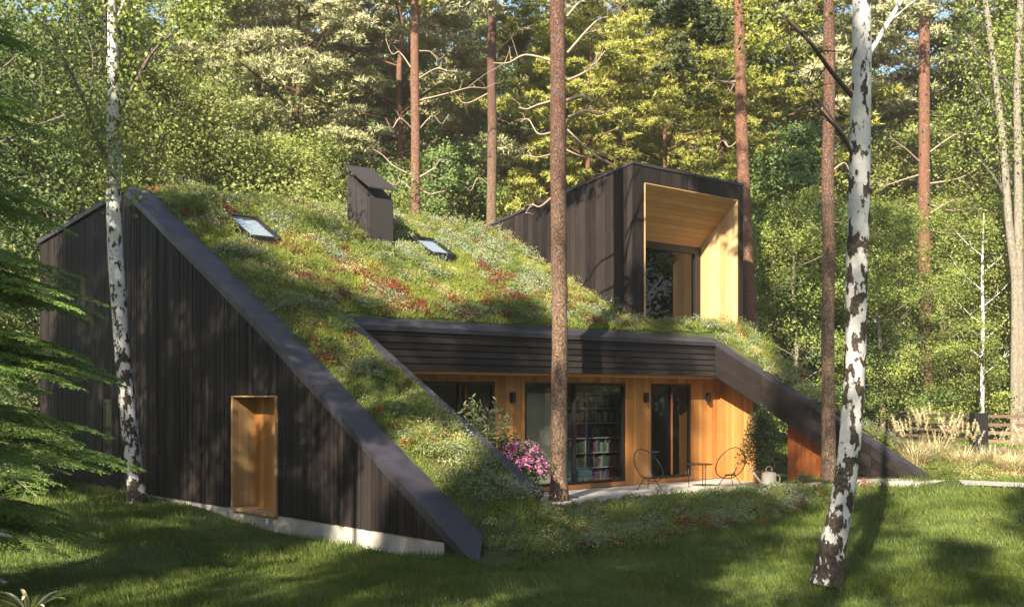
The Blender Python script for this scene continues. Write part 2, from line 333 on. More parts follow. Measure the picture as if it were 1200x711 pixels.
# coping of the gable, in metal lengths
def slope_seg(u0, u1, ta, tb, th=.07, lift=.05, rf=rz):
    za, zb = float(rf(ta)), float(rf(tb)); 
    return MB().prism([(u0, ta, za+lift), (u1, ta, za+lift), (u1, tb, zb+lift), (u0, tb, zb+lift)], (0, 0, -th-lift))
cop = MB()
tp = [.95, 2.6, 4.8, 7., 8.7, 11.1, RT, 15.6, 17.7, BK+.05]
cb = MB().prism([(.02, .75, rzg(.75)), (.56, .75, rzg(.75)), (.56, 7, rzg(7)), (.02, 7, rzg(7))], (0, 0, -.16)).prism([(.02, 7.0, rz(7)), (.56, 7.0, rz(7)), (.56, RT, rz(RT)), (.02, RT, rz(RT))], (0, 0, -.16)).build('gable_coping', M['coping'], house)
MB().prism([(-.03, .05, rzg(.05)+.055), (.60, .7, rzg(.7)+.055), (.60, .948, rzg(.948)+.055), (-.03, .948, rzg(.948)+.055)], (0, 0, -.13)).build('coping_panel', M['coping'], cb)
for a, b_ in zip(tp[:-1], tp[1:]): slope_seg(-.03, .60, a+.005, b_-.005, .06, .055, rzg).build('coping_panel', M['coping'], cb)
# inner coping left of the courtyard
ci = slope_seg(2.08, UC-.02, 1.3, FA+.35, .35, 0).build('inner_coping', M['coping'], house)
for a, b_ in ((1.25, 2.9), (2.9, 5.1), (5.1, 7.46)): slope_seg(2.04, UC, a+.005, b_-.005, .06, .055).build('coping_panel', M['coping'], ci)
MB().prism([(2.1, 1.35, -.6), (2.1, 7.5, -.6), (2.1, 7.5, float(rz(7.4))-.12), (2.1, 1.35, float(rz(1.35))-.12)], (UC-2.14, 0, 0)).build('courtyard_wall', M['char'], house)
# fascia and its coping
fc = MB().box(UC, UR, FA+.04, FA+.3, 2.62, float(rz(FA))-.03).build('fascia', M['char_h'], house)
fz = 2.60; top = float(rz(FA))-.01; nfb = 6; hh = (top-fz)/nfb
for i in range(nfb):
    for (ua, ub) in ((UC, 6.3), (6.3, 10.4), (10.4, UR)):
        z0 = fz+i*hh; MB().prism([(ua+.002, FA-.012, z0), (ua+.002, FA+.012, z0+hh-.012), (ua+.002, FA+.05, z0+hh-.012), (ua+.002, FA+.05, z0)], (ub-ua-.004, 0, 0)).build('board', M['char_h'], fc)
for i, (ua, ub) in enumerate(((UC-.0, 5.3), (5.3, 8.2), (8.2, 11.3), (11.3, UR+.3))): slope_seg(ua+.002, ub-.002, FA-.05, FA+.32, .06, .045).build('coping_panel', M['coping'], fc)
MB().box(UC, UR+.8, FA+.05, FT+.05, 2.52, 2.6).build('eaves_soffit', M['cedar_h'], house)
# right beam along the courtyard
bm_ = MB().prism([(UR, .62, -.3), (UR, 2.2, float(rz(2.2))-.93), (UR, 7.11, 2.6), (UR, 7.11, float(rz(7.11))-.03), (UR, .62, float(rz(.62))-.03)], (.25, 0, 0)).build('sloping_beam', M['char'], house)
bl = [.62, 2.2, 3.9, 5.5, 7.10]
for a, b_ in zip(bl[:-1], bl[1:]): slope_seg(UR-.02, UR+.27, a+.002, b_-.002, .06, .05).build('coping_panel', M['coping'], bm_)
for a, b_ in ((.66, 2.2), (2.2, 3.9), (3.9, 5.5), (5.5, 7.09)):
    for q in range(3):
        zz = [float(rz(a)), float(rz(b_))]; h0 = -.06-q*.29; h1 = h0-.285
        p = [(UR, a+.003, max(zz[0]+h1, -.32)), (UR, b_-.003, max(zz[1]+h1, -.32)), (UR, b_-.003, max(zz[1]+h0, -.31)), (UR, a+.003, max(zz[0]+h0, -.31))]
        MB().prism(p, (-.014-.006*random.random(), 0, 0)).build('board', M['char'], bm_)
# far coping at the right edge of the roof
s = MB()
for a, b_ in ((4.3, 5.6), (5.6, 7.45)):
    ua, ub = float(redge(a)), float(redge(b_)); za, zb = float(rz(a)), float(rz(b_))
    s.prism([(ua-.12, a, za+.09), (ua+.1, a, za+.09), (ub+.1, b_, zb+.09), (ub-.12, b_, zb+.09)], (0, 0, -.2))
s.build('edge_coping', M['coping'], house)
# roof deck: cells over slope, leaving the courtyard and the dormer
us = np.arange(.3, 17.2, .25); ts = np.concatenate([np.arange(.0, RT, .25), [RT], np.arange(RT+.25, BK+.3, .5)])
def planted(u, t, m=0.):
    u = np.asarray(u); t = np.asarray(t)
    main = (u > .74-m) & (t > FA+.42-m) & (u < 16.9) & ~((u > 11.9) & (t > 7.98))
    ls = (u > .74-m) & (u < 1.90+m) & (t > .1) & (t <= FA+.5)
    rs = (u > UR+.27) & (u < redge(t)-.1) & (t > 3.6) & (t <= FA+.4)
    hole = ((u > 1.78) & (u < 2.84) & (t > 10.7) & (t < 12.15)) | ((u > 7.23) & (u < 8.25) & (t > 10.85) & (t < 12.1)) | ((u > 5.5) & (u < 6.45) & (t > 11.35) & (t < 12.4))
    return (main | ls | rs) & (t < BK) & ~hole
def mound(u, t): return -.31*np.clip(1-np.asarray(t)/7, 0, 1)*ss(1.6, .85, u)-.10*ss(1.1, .6, u)+.03+.17*noise2(u, t, .7, 5)+.12*noise2(u, t, 2.0, 6)
U_, T_ = np.meshgrid(us, ts); Z_ = rz(T_)-.05+mound(U_, T_)*planted(U_, T_, .2); vv = np.stack([U_, T_, Z_], -1).reshape(-1, 3)
ff = []
for j in range(len(ts)-1):
    for i in range(len(us)-1):
        uc, tc = (us[i]+us[i+1])/2, (ts[j]+ts[j+1])/2
        ok = (uc > .5 and tc > FA+.25 and uc < 16.95 and not (uc > 12.0 and tc > 8.05)) or (.5 < uc < 2.1 and tc <= FA+.3) or (uc > UR+.15 and uc < float(redge(tc)) and .9 < tc <= FA+.3)
        if ok: n0 = j*len(us)+i; ff.append((n0, n0+1, n0+len(us)+1, n0+len(us)))
part('roof_bed', vv, np.array(ff), M['soil'], house, True)
# body of the house behind the facade and under the roof
MB().prism([(.5, FT+.7, -.5), (.5, 19.4, -.5), (.5, 19.4, 5.9), (.5, RT, 6.6), (.5, 8.6, 3.95)], (.15, 0, 0)).prism([(16.75, 7.7, -.5), (16.75, 19.4, -.5), (16.75, 19.4, 5.9), (16.75, RT, 6.6), (16.75, 7.7, 3.6)], (.15, 0, 0)).box(.5, 16.9, 19.3, 19.5, -.5, 6.1).build('outer_walls', M['char'], house)
MB().prism([(2.45, FT+.14, 2.62), (2.45, 11.2, 2.62), (2.45, 11.2, 2.7), (2.45, FT+.14, 2.7)], (13.3, 0, 0)).box(2.45, 15.8, 11.2, 11.3, FL, 2.7).box(2.4, 2.45, FT+.14, 11.3, FL, 2.7).box(15.75, 15.8, FT+.14, 11.3, FL, 2.7).build('room', M['dark_in'], house)
MB().box(2.45, 15.75, FT+.1, 11.2, FL-.05, FL+.06).build('room_floor', mat('oak_floor', (.16, .11, .07), .45), house)
# facade
fw = MB(); fw.box(2.45, 3.9, FT+.03, FT+.14, FL, 2.6).box(6.69, 7.66, FT+.03, FT+.14, FL, 2.6).box(11.28, 12.3, FT+.03, FT+.14, FL, 2.6).box(14.0, 15.31, FT+.03, FT+.14, FL, 2.6)
for a, b_ in ((3.9, 6.69), (7.66, 11.28), (12.3, 14.0)): fw.box(a, b_, FT+.03, FT+.14, 2.37, 2.6).box(a, b_, FT+.03, FT+.14, FL, -.25)
fac = fw.build('facade_wall', M['cedar'], house)
ops = [(3.9, 6.69), (7.66, 11.28), (12.3, 14.0)]
edges = [2.45, 3.9, 6.69, 7.66, 11.28, 12.3, 14.0, 15.31]
for a, b_ in zip(edges[:-1], edges[1:]):
    n = max(1, round((b_-a)/.115)); dw = (b_-a)/n; op = (a, b_) in ops
    for i in range(n):
        x0 = a+i*dw+.003; x1 = a+(i+1)*dw-.003; d = FT+.006*random.random()
        if op: MB().box(x0, x1, d, FT+.03, 2.37, 2.598).build('board', M['cedar'], fac)
        else: MB().box(x0, x1, d, FT+.03, FL+.02, 2.598).build('board', M['cedar'], fac)
for a, b_ in ops: MB().box(a, b_, FT-.03, FT+.03, FL+.02, -.25).build('sill', M['cedar'], fac)
def window(a, b_, z0, z1, mull, fr=.07, label=None):
    w_ = MB().box(a, a+fr, FT+.01, FT+.1, z0, z1).box(b_-fr, b_, FT+.01, FT+.1, z0, z1).box(a+fr, b_-fr, FT+.01, FT+.1, z0, z0+fr).box(a+fr, b_-fr, FT+.01, FT+.1, z1-fr, z1).build('window', M['black'], house)
    xs_ = [a+fr]+[a+(b_-a)*q for q in mull]+[b_-fr]
    for q in xs_[1:-1]: MB().box(q-.035, q+.035, FT+.0, FT+.11, z0+fr, z1-fr).build('mullion', M['black'], w_)
    for x0, x1 in zip(xs_[:-1], xs_[1:]): MB().box(x0+.03, x1-.03, FT+.055, FT+.063, z0+fr, z1-fr).build('pane', M['glass'], w_)
    if label: w_['label'] = label
    return w_
window(3.9, 6.69, -.25, 2.37, (.62,), label='dark window at the left end of the terrace front')
w2 = window(7.66, 11.28, -.25, 2.37, (.48,), label='wide window with the bookcase behind it')
dr = window(12.3, 14.0, -.25, 2.37, (.52,), label='glazed terrace door'); dr.name = 'terrace_door'
MB().box(13.13, 13.19, FT-.012, FT, -.15, 2.1).build('handle', M['cedar_red'], dr)
# timber return wall under the right beam, with an opening
def Q(s_): return 15.31-(7.6-s_)*.115
rw = MB()
def skew(ta, tb, th=.1):
    zt = lambda t: min(float(rz(t))-.2, 2.6)
    return [(Q(ta), ta, FL), (Q(tb), tb, FL), (Q(tb), tb, zt(tb)), (Q(ta), ta, zt(ta))]
rw.prism(skew(6.3, 7.6), (.1, 0, 0)); ret = rw.build('return_wall', M['cedar'], house)
n = 11
for i in range(n):
    ta = 6.3+i*1.3/n; MB().prism(skew(ta+.003, ta+1.3/n-.003), (-.022-.006*random.random(), 0, 0)).build('board', M['cedar'], ret)
rw = MB().prism(skew(2.6, 5.05), (.1, 0, 0)); ret2 = rw.build('end_wall', M['cedar_red'], house)
for i in range(20):
    ta = 2.6+i*2.45/20; MB().prism(skew(ta+.003, ta+2.45/20-.003), (-.022-.008*random.random(), 0, 0)).build('board', M['cedar_red'], ret2)
# wall lamps
for u in (7.2, 12.03, 14.69):
    l = MB().box(u-.05, u+.05, FT-.13, FT-.03, 1.86, 2.12).build('wall_lamp', M['black'], house); MB().box(u-.035, u+.035, FT-.031, FT-.0, 1.9, 2.08).build('bracket', M['black'], l)
# ---- dormer box
T0, TT = 8.0, 8.4
def ttop(t): return TT-(t-T0)*.165
side = MB().prism([(12.03, T0+.03, 3.9), (12.03, 16.8, 6.2), (12.03, 16.8, ttop(16.8)), (12.03, T0+.03, ttop(T0))], (.12, 0, 0)).build('dormer_side', M['char'], house)
a = T0; i = 0
while a < 16.7:
    b_ = a+.205; z0 = min(float(rz(a)), float(rz(b_)))-.05
    MB().prism([(12.03, a+.004, z0), (12.03, b_-.004, z0), (12.03, b_-.004, ttop(b_)+.0), (12.03, a+.004, ttop(a)+.0)], (-.03-.016*random.random(), 0, 0)).build('board', M['char'], side); a = b_
MB().prism([(16.85, T0+.03, 3.0), (16.85, 16.8, 3.2), (16.85, 16.8, ttop(16.8)), (16.85, T0+.03, ttop(T0))], (-.12, 0, 0)).build('dormer_far_side', M['char'], house)
MB().prism([(11.96, T0-.03, ttop(T0-.03)+.004), (16.95, T0-.03, ttop(T0-.03)+.004), (16.95, 16.9, ttop(16.9)+.004), (11.96, 16.9, ttop(16.9)+.004)], (0, 0, .07)).build('dormer_roof', M['coping'], house)
fr_ = MB().box(12.0, 12.5, T0+.03, T0+.12, 3.6, TT).box(16.63, 16.9, T0+.03, T0+.12, 3.4, TT).box(12.5, 16.63, T0+.03, T0+.12, 7.93, TT).build('dormer_front', M['char'], house)
for x0, x1 in ((11.985, 12.16), (12.16, 12.33), (12.33, 12.48), (16.65, 16.79), (16.79, 16.93)):
    MB().box(x0+.003, x1-.003, T0-.012*random.random(), T0+.03, 3.55, TT-.002).build('board', M['char'], fr_)
x = 12.48
while x < 16.64:
    MB().box(x+.003, min(x+.17, 16.65)-.003, T0-.012*random.random(), T0+.03, 7.95, TT-.002).build('board', M['char'], fr_); x += .17
DI = 9.2; zi = 6.61; uL, uRr = 12.75, 16.37
# splayed timber lining
sf = MB().prism([(12.5, T0+.0, 7.93), (16.63, T0+.0, 7.93), (uRr, DI, zi), (uL, DI, zi)], (0, .03, .06)).build('dormer_soffit', M['cedar_h'], house)
for i in range(11):
    p, q = i/11+.002, (i+1)/11-.002; L0 = lambda s_: (12.5+(uL-12.5)*s_, T0+(DI-T0)*s_, 7.93+(zi-7.93)*s_); R0 = lambda s_: (16.63+(uRr-16.63)*s_, T0+(DI-T0)*s_, 7.93+(zi-7.93)*s_)
    MB().prism([L0(p), R0(p), R0(q), L0(q)], (0, -.012-.004*random.random(), -.014)).build('board', M['cedar_h'], sf)
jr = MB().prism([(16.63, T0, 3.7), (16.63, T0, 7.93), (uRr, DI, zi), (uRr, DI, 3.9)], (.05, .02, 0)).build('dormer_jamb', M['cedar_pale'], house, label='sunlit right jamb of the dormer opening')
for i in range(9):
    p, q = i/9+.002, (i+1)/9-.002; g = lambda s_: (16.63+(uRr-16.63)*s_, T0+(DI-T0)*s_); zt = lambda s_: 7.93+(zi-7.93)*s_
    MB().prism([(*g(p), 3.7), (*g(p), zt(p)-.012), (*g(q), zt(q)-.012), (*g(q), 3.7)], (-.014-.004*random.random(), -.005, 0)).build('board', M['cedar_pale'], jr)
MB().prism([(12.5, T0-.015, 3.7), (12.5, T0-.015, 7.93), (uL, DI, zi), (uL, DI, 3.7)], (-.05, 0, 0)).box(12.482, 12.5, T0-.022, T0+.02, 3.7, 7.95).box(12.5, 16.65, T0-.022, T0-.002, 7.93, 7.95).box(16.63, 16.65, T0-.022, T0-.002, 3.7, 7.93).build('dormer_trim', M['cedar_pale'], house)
wf = MB().box(uL, uL+.1, DI, DI+.12, 4.0, zi).box(uRr-.28, uRr, DI-.02, DI+.12, 4.0, zi).box(uL+.1, uRr-.28, DI-.02, DI+.12, zi-.22, zi).box(uL+.1, uRr-.28, DI, DI+.12, 4., 4.3).build('window', M['black'], house, label='tall dark window deep in the dormer')
MB().box(uL+.1, uRr-.28, DI+.05, DI+.06, 4.3, zi-.22).build('pane', glass('dormer_glass', (.5, .55, .55), 1.5), wf)
MB().box(12.5, 16.63, T0-.0, DI, 3.6, 3.98).build('niche_bed', M['soil'], house)
MB().box(12.2, 16.7, DI+.3, 16, 3.5, 3.6).box(12.2, 12.25, DI+.2, 16, 3.6, 6.9).box(16.6, 16.65, DI+.2, 16, 3.6, 6.9).box(12.2, 16.7, 12.5, 12.6, 3.6, 6.9).build('dormer_room', mat('unlit_room_dark', (.03, .028, .026), .7), house)  # near-black walls put the darkness of the unlit room into the colour
# ---- chimney
def rr_(t): return float(rz(t))
ch = MB().prism([(5.56, 11.4, 5.5), (5.56, 12.35, 5.5), (5.56, 12.35, 7.92), (5.56, 11.4, 7.2)], (.82, 0, 0)).build('chimney', M['flue'], house, label='dark metal chimney with a slanted lid')
MB().prism([(5.545, 11.62, 6.0), (5.545, 11.9, 6.0), (5.545, 11.9, 7.57), (5.545, 11.62, 7.35)], (.014, 0, 0)).prism([(5.545, 11.92, 6.0), (5.545, 12.3, 6.0), (5.545, 12.3, 7.86), (5.545, 11.92, 7.59)], (.014, 0, 0)).build('side_panel', M['flue'], ch)
MB().box(5.6, 6.34, 11.35, 11.4, 6.0, 7.18).build('front_panel', M['flue'], ch)
MB().prism([(5.52, 11.25, 7.42), (6.42, 11.25, 7.42), (6.42, 12.45, 8.17), (5.52, 12.45, 8.17)], (0, 0, .035)).build('lid', M['flue'], ch)
s = MB()
for u in (5.6, 6.3):
    for t_, z in ((11.42, 7.1), (12.28, 7.8)): s.box(u, u+.03, t_, t_+.03, z, z+.29)
s.build('lid_bracket', M['black'], ch)
# ---- skylights
for (u0, u1, t0_, t1_, lb) in ((1.88, 2.74, 10.8, 12.05, 'skylight nearest the gable, reflecting pale sky'), (7.33, 8.15, 10.95, 12.0, 'small skylight right of the chimney')):
    def sp(u, t, h): return (u, t, float(rz(t))+h)
    s = MB(); e = .06
    for (a, b_, c, d) in ((u0, u0+e, t0_, t1_), (u1-e, u1, t0_, t1_), (u0+e, u1-e, t0_, t0_+e), (u0+e, u1-e, t1_-e, t1_)):
        s.prism([sp(a, c, .25), sp(b_, c, .25), sp(b_, d, .25), sp(a, d, .25)], (0, 0, -.42))
    k_ = s.build('skylight', M['black'], house, label=lb)
    MB().prism([sp(u0+e, t0_+e, .225), sp(u1-e, t0_+e, .225), sp(u1-e, t1_-e, .225), sp(u0+e, t1_-e, .225)], (0, 0, -.02)).build('pane', M['skyglass'], k_)
    MB().prism([sp(u0+e, t0_+e, .16), sp(u1-e, t0_+e, .16), sp(u1-e, t1_-e, .16), sp(u0+e, t1_-e, .16)], (0, 0, -.02)).build('sky_sheet', mat('painted_sky_reflection', (.38, .42, .45), .8), k_)  # pale sheet below the glass, its colour stands in for reflected sky

# ------------------------------------------------------------------ terrace
ter = MB().box(UC, 15.9, 4.72, FT+.02, -.75, FL-.035).build('terrace', M['concrete'], None, kind='structure'); ter.location = O3; ter.rotation_euler = (0, 0, AX)
slab = MB().box(.005, .795, .005, .595, -.035, .0); sm = mesh('slab', np.vstack(slab.v), slab.f, M['paving'])
for j in range(5):
    for i in range(17):
        u, t_ = UC+.02+i*.8-(j % 2)*.0, 4.62+j*.6
        if u > 15: continue
        if 7.0 < u+.4 < 7.7 and 5.7 < t_+.3 < 6.5: continue
        o = link('slab', sm, ter); o.location = (u, t_, FL+.004*random.random())
# bank of soil from the terrace down to the lawn
def bank_z(u, t):
    x, y, _ = W(u, t).T if np.ndim(u) == 1 else np.moveaxis(W(u, t), -1, 0)
    g = gz(x, y); berm = (np.maximum(rz(t)-.05, g)-g)*ss(18.2, 14.9, u)*(u > 15.3)
    toe = np.maximum(-.30-g, 0)*ss(-.9, .15, t)*ss(.45, .7, u)*ss(2.9, 2.2, u)*(t < 1.3)
    return toe+berm+g+(np.maximum(FL-.06, g)-g)*ss(1.2, 4.6, t)*(u <= 15.3)+.06*(noise2(u, t, .7, 9))*ss(0, 1.5, t)
ub = np.arange(.4, 19.5, .2); tb = np.arange(-.6, 4.75, .2); Ub, Tb = np.meshgrid(ub, tb)
Zb = bank_z(Ub, Tb)+.01-.06*ss(1.2, -.4, Tb)-.25*ss(17, 19, Ub)
p = W(Ub, Tb, Zb).reshape(-1, 3); i = (np.arange(len(tb)-1)[:, None]*len(ub)+np.arange(len(ub)-1)[None]).reshape(-1, 1)
part('planted_bank', p, i+np.array([[0, 1, len(ub)+1, len(ub)]]), M['soil'], smooth=True, kind='structure')
for i in range(8):
    ta, tb_ = 4.58-i*.56, 4.58-(i+1)*.56+.012; q = bank_z(np.array([13.1, 13.7, 14.3]), np.full(3, ta)).max()+.0; q2 = bank_z(np.array([13.1, 13.7, 14.3]), np.full(3, tb_)).max()+.0
    MB().prism([(13.0, tb_, q2), (14.42, tb_, q2), (14.42, ta, q), (13.0, ta, q)], (0, 0, -.12)).build('slab', M['paving'], ter)
# path at the right
q = curve([(30, 31, 0), (20, 26.5, 0), (13.5, 24.5, 0), (10.2, 25.2, 0)], 10); v = []; 
tg = unit(np.gradient(q, axis=0)); nr = np.stack([-tg[:, 1], tg[:, 0], 0*tg[:, 0]], -1)
for s_ in np.linspace(-.6, .6, 5): c = q+nr*s_; c[:, 2] = gz(c[:, 0], c[:, 1])+.035; v.append(c)
v = np.stack(v, 1).reshape(-1, 3); m_ = len(q); i = (np.arange(m_-1)[:, None]*5+np.arange(4)[None]).reshape(-1, 1)
part('path', v, i+np.array([[0, 1, 6, 5]]), M['gravel'], smooth=True, kind='structure')
pathq = q

# ------------------------------------------------------------------ greenery as ground cover
def bank_edge(u, t): return np.interp(u, [.6, 3, 7, 9.5, 12, 14, 15.5, 18], [-.1, -.2, .4, 1.2, 2.0, .6, -.2, -.6])+.5*(noise2(u, t, 1.5, 3)-.5)
def inhouse(x, y):
    u, t = invW(x, y); return ((u > -.02) & (u < 17.2) & (t > np.where(u < 2.2, .45, np.maximum(bank_edge(u, t), 0))) & (t < 20)) | ((u > .0) & (u < .62) & (t > .05) & (t < 2))
def blades(x, y, z, L, wd, lean, rng, nrm=(0, 0, 1)):
    d = unit(np.array(nrm)[None]+rng.normal(size=(len(x), 3))*lean); c = np.stack([x, y, z], -1)
    return tris(c, d, L, wd, rng)
rng = np.random.default_rng(3)
V = []; Fc = []; n0 = 0
for (Y0, Y1, dens, L, wd) in ((9.6, 13, 2600, .085, .0085), (13, 17, 1700, .09, .011), (17, 23, 850, .10, .015), (23, 34, 380, .12, .024), (34, 48, 90, .16, .05)):
    area = (Y1**2-Y0**2)*.52; n = int(area*dens*.92); y = np.sqrt(Y0**2+(Y1**2-Y0**2)*rng.random(n)); x = (rng.random(n)-.5)*y*1.04
    k_ = ~inhouse(x, y); u, t = invW(x, y); k_ &= ~((u > 0) & (u < 19) & (t > bank_edge(u, t)));
    dq = np.min(np.hypot(x[:, None]-pathq[None, ::3, 0], y[:, None]-pathq[None, ::3, 1]), 1); k_ &= (dq > .8)
    x, y = x[k_], y[k_]; h = (.55+.9*noise2(x, y, .35, 21))*(.6+.7*noise2(x, y, 1.6, 22))*(.7+.6*rng.random(len(x)))
    lean = .38; ang = noise2(x, y, 1.1, 23)*6.28
    d = unit(np.stack([np.cos(ang)*.35, np.sin(ang)*.35, np.ones(len(x))], -1)+rng.normal(size=(len(x), 3))*lean)
    u, t = invW(x, y); zz = np.where((u > .4) & (u < 19) & (t > -.6) & (t < 4.7), np.maximum(gz(x, y), bank_z(u, t)), gz(x, y))
    vv, f_ = tris(np.stack([x, y, zz-.01], -1), d, L*h*1.25, wd*(.7+.6*rng.random(len(x))), rng)
    V.append(vv); Fc.append(f_+n0); n0 += len(vv)
part('lawn_grass', np.vstack(V), np.vstack(Fc), M['grass'], kind='stuff', label='soft green lawn grass growing in front of the house', category='grass')
# litter
n = 5000; y = 10+12*rng.random(n)**1.4; x = (rng.random(n)-.5)*y; kk = noise2(x, y, 1.2, 31) > .62; x, y = x[kk], y[kk]
v, f = leaves(np.stack([x, y, gz(x, y)+.035], -1), .045, rng, .6, 2); part('fallen_leaves', v, f, M['litter'], kind='stuff', label='dry brown leaves scattered in the lawn', category='leaves')

def cover(name, label, cat, mat_, seedz, fn):
    v, f = fn(); part(name, v, f, mat_, kind='stuff', label=label, category=cat)
def samp(n, rng, m=0.):                    # points over all planted surfaces: roof bed, dormer ledge and bank -> x, y, z, normal, u, t
    u = rng.random(n)*17.; t = rng.random(n)*14.4
    kd = (u > 12.5) & (u < 16.6) & (t > 7.9) & (t < 9.1)
    k_ = planted(u, t, m); ub_ = k_ | kd
    z = np.where(kd, 4.0, rz(t)-.05+mound(u, t)); p1 = W(u, t, z)[ub_]; t1 = t[ub_]; u1 = u[ub_]
    u = .7+rng.random(n//2)*18; t = -.5+rng.random(n//2)*5.2
    k_ = (t > bank_edge(u, t)-.35) & (t < 4.6) & ~((u > 12.97) & (u < 14.5) & (t > .12)) & ~((u < UC) & (t > .55) & (u > .5)) & ~((u > UR-.05) & (u < UR+.28) & (t > .7))
    z = bank_z(u, t); p2 = W(u, t, z)[k_]
    return np.vstack([p1, p2]), np.concatenate([u1, u[k_]]), np.concatenate([t1, t[k_]]), np.concatenate([np.ones(len(p1)), np.zeros(int(k_.sum()))])
def zone(u, t): return noise2(u, t, 1.5, 41)*.6+noise2(u, t, .55, 42)*.4
# grassy sedum turf
rng = np.random.default_rng(8); p, u, t, on = samp(340000, rng, .13); zn = zone(u, t); k_ = rng.random(len(u)) < np.where(zn < .60, 1, .35)
p, u, t = p[k_], u[k_], t[k_]; h = (.4+1.1*noise2(u, t, .3, 43))*(.6+.8*rng.random(len(u)))
d = unit(rng.normal(size=(len(u), 3))*.5+np.array([.1, -.15, 1.])); v, f = tris(p-np.array([0, 0, .01]), d, .105*h, .018*np.ones(len(u)), rng)
part('roof_turf', v, f, M['moss'], kind='stuff', label='yellow-green turf covering the sloping roof and bank', category='turf')
def bushes(name, label, cat, mt, n, nleaf, r, size, zlo, zhi, seed, asp=.5, flat=.75, kind='leaf', boost=None):
    rng = np.random.default_rng(seed); p, u, t, on = samp(n, rng); zn = noise2(u, t, .55, seed)*.6+noise2(u, t, 2.0, seed+1)*.4
    k_ = (zn > zlo) & (zn < zhi)
    if boost is not None: k_ |= boost(u, t, on, rng)
    _k = np.nonzero(k_)[0]; p = p[k_]; m_ = len(p); R = r*(.55+.9*rng.random(m_))*np.where(on[_k] > .5, 1., np.where(t[_k] > 3.4, .6, 1.)); q = unit(rng.normal(size=(m_, nleaf, 3))); q[..., 2] = np.abs(q[..., 2])*flat
    rad = (.55+.5*rng.random((m_, nleaf, 1))); c = p[:, None]+q*rad*R[:, None, None]
    c = c.reshape(-1, 3); dd = unit(q.reshape(-1, 3)+rng.normal(size=c.shape)*.5)
    if kind == 'leaf': v, f = leaves(c, size, rng, asp, .15)
    else: v, f = tris(c, dd, size*(.6+.8*rng.random(len(c))), np.full(len(c), size*asp), rng)
    part(name, v, f, mt, kind='stuff', label=label, category=cat)
bushes('silver_sedum', 'grey-green silvery cushions among the roof planting', 'ground cover', M['silver'], 2900, 215, .27, .045, .53, .99, 51, .42, .95,
       boost=lambda u, t, on, r: ((np.hypot(u-1.5, (t-2.2)*.6) < .75) & (r.random(len(u)) < .75)) | ((np.abs(t-7.6) < .35) & (r.random(len(u)) < .35)) | ((on > .5) & (t > 12.6) & (r.random(len(u)) < .25)))
bushes('straw_cushions', 'pale straw-yellow flowering cushions among the roof planting', 'ground cover', M['straw'], 2700, 180, .23, .032, .57, .99, 91, .4, .95)
bushes('red_sedum', 'dark red stonecrop patches among the roof planting', 'ground cover', M['red'], 3300, 120, .18, .042, .60, .99, 61, .5, 1.1,
       boost=lambda u, t, on, r: ((on < .5) & (r.random(len(u)) < .2)) | ((on > .5) & (t > 12.8) & (r.random(len(u)) < .10)))
bushes('green_cushions', 'fresh green feathery cushions among the roof planting', 'ground cover', M['lf_mid'], 2600, 200, .25, .07, .58, .99, 71, .22, 1.1, 'tri',
       boost=lambda u, t, on, r: (on < .5) & (r.random(len(u)) < .3))
bushes('russet_heather', 'russet-brown dry heather tufts among the planting', 'ground cover', M['brownplant'], 3600, 70, .16, .05, .62, .99, 81, .2, .8, 'tri',
       boost=lambda u, t, on, r: ((on < .5) & (u < 5) & (t < 1.4) & (r.random(len(u)) < .3)) | ((on < .5) & (r.random(len(u)) < .10)))

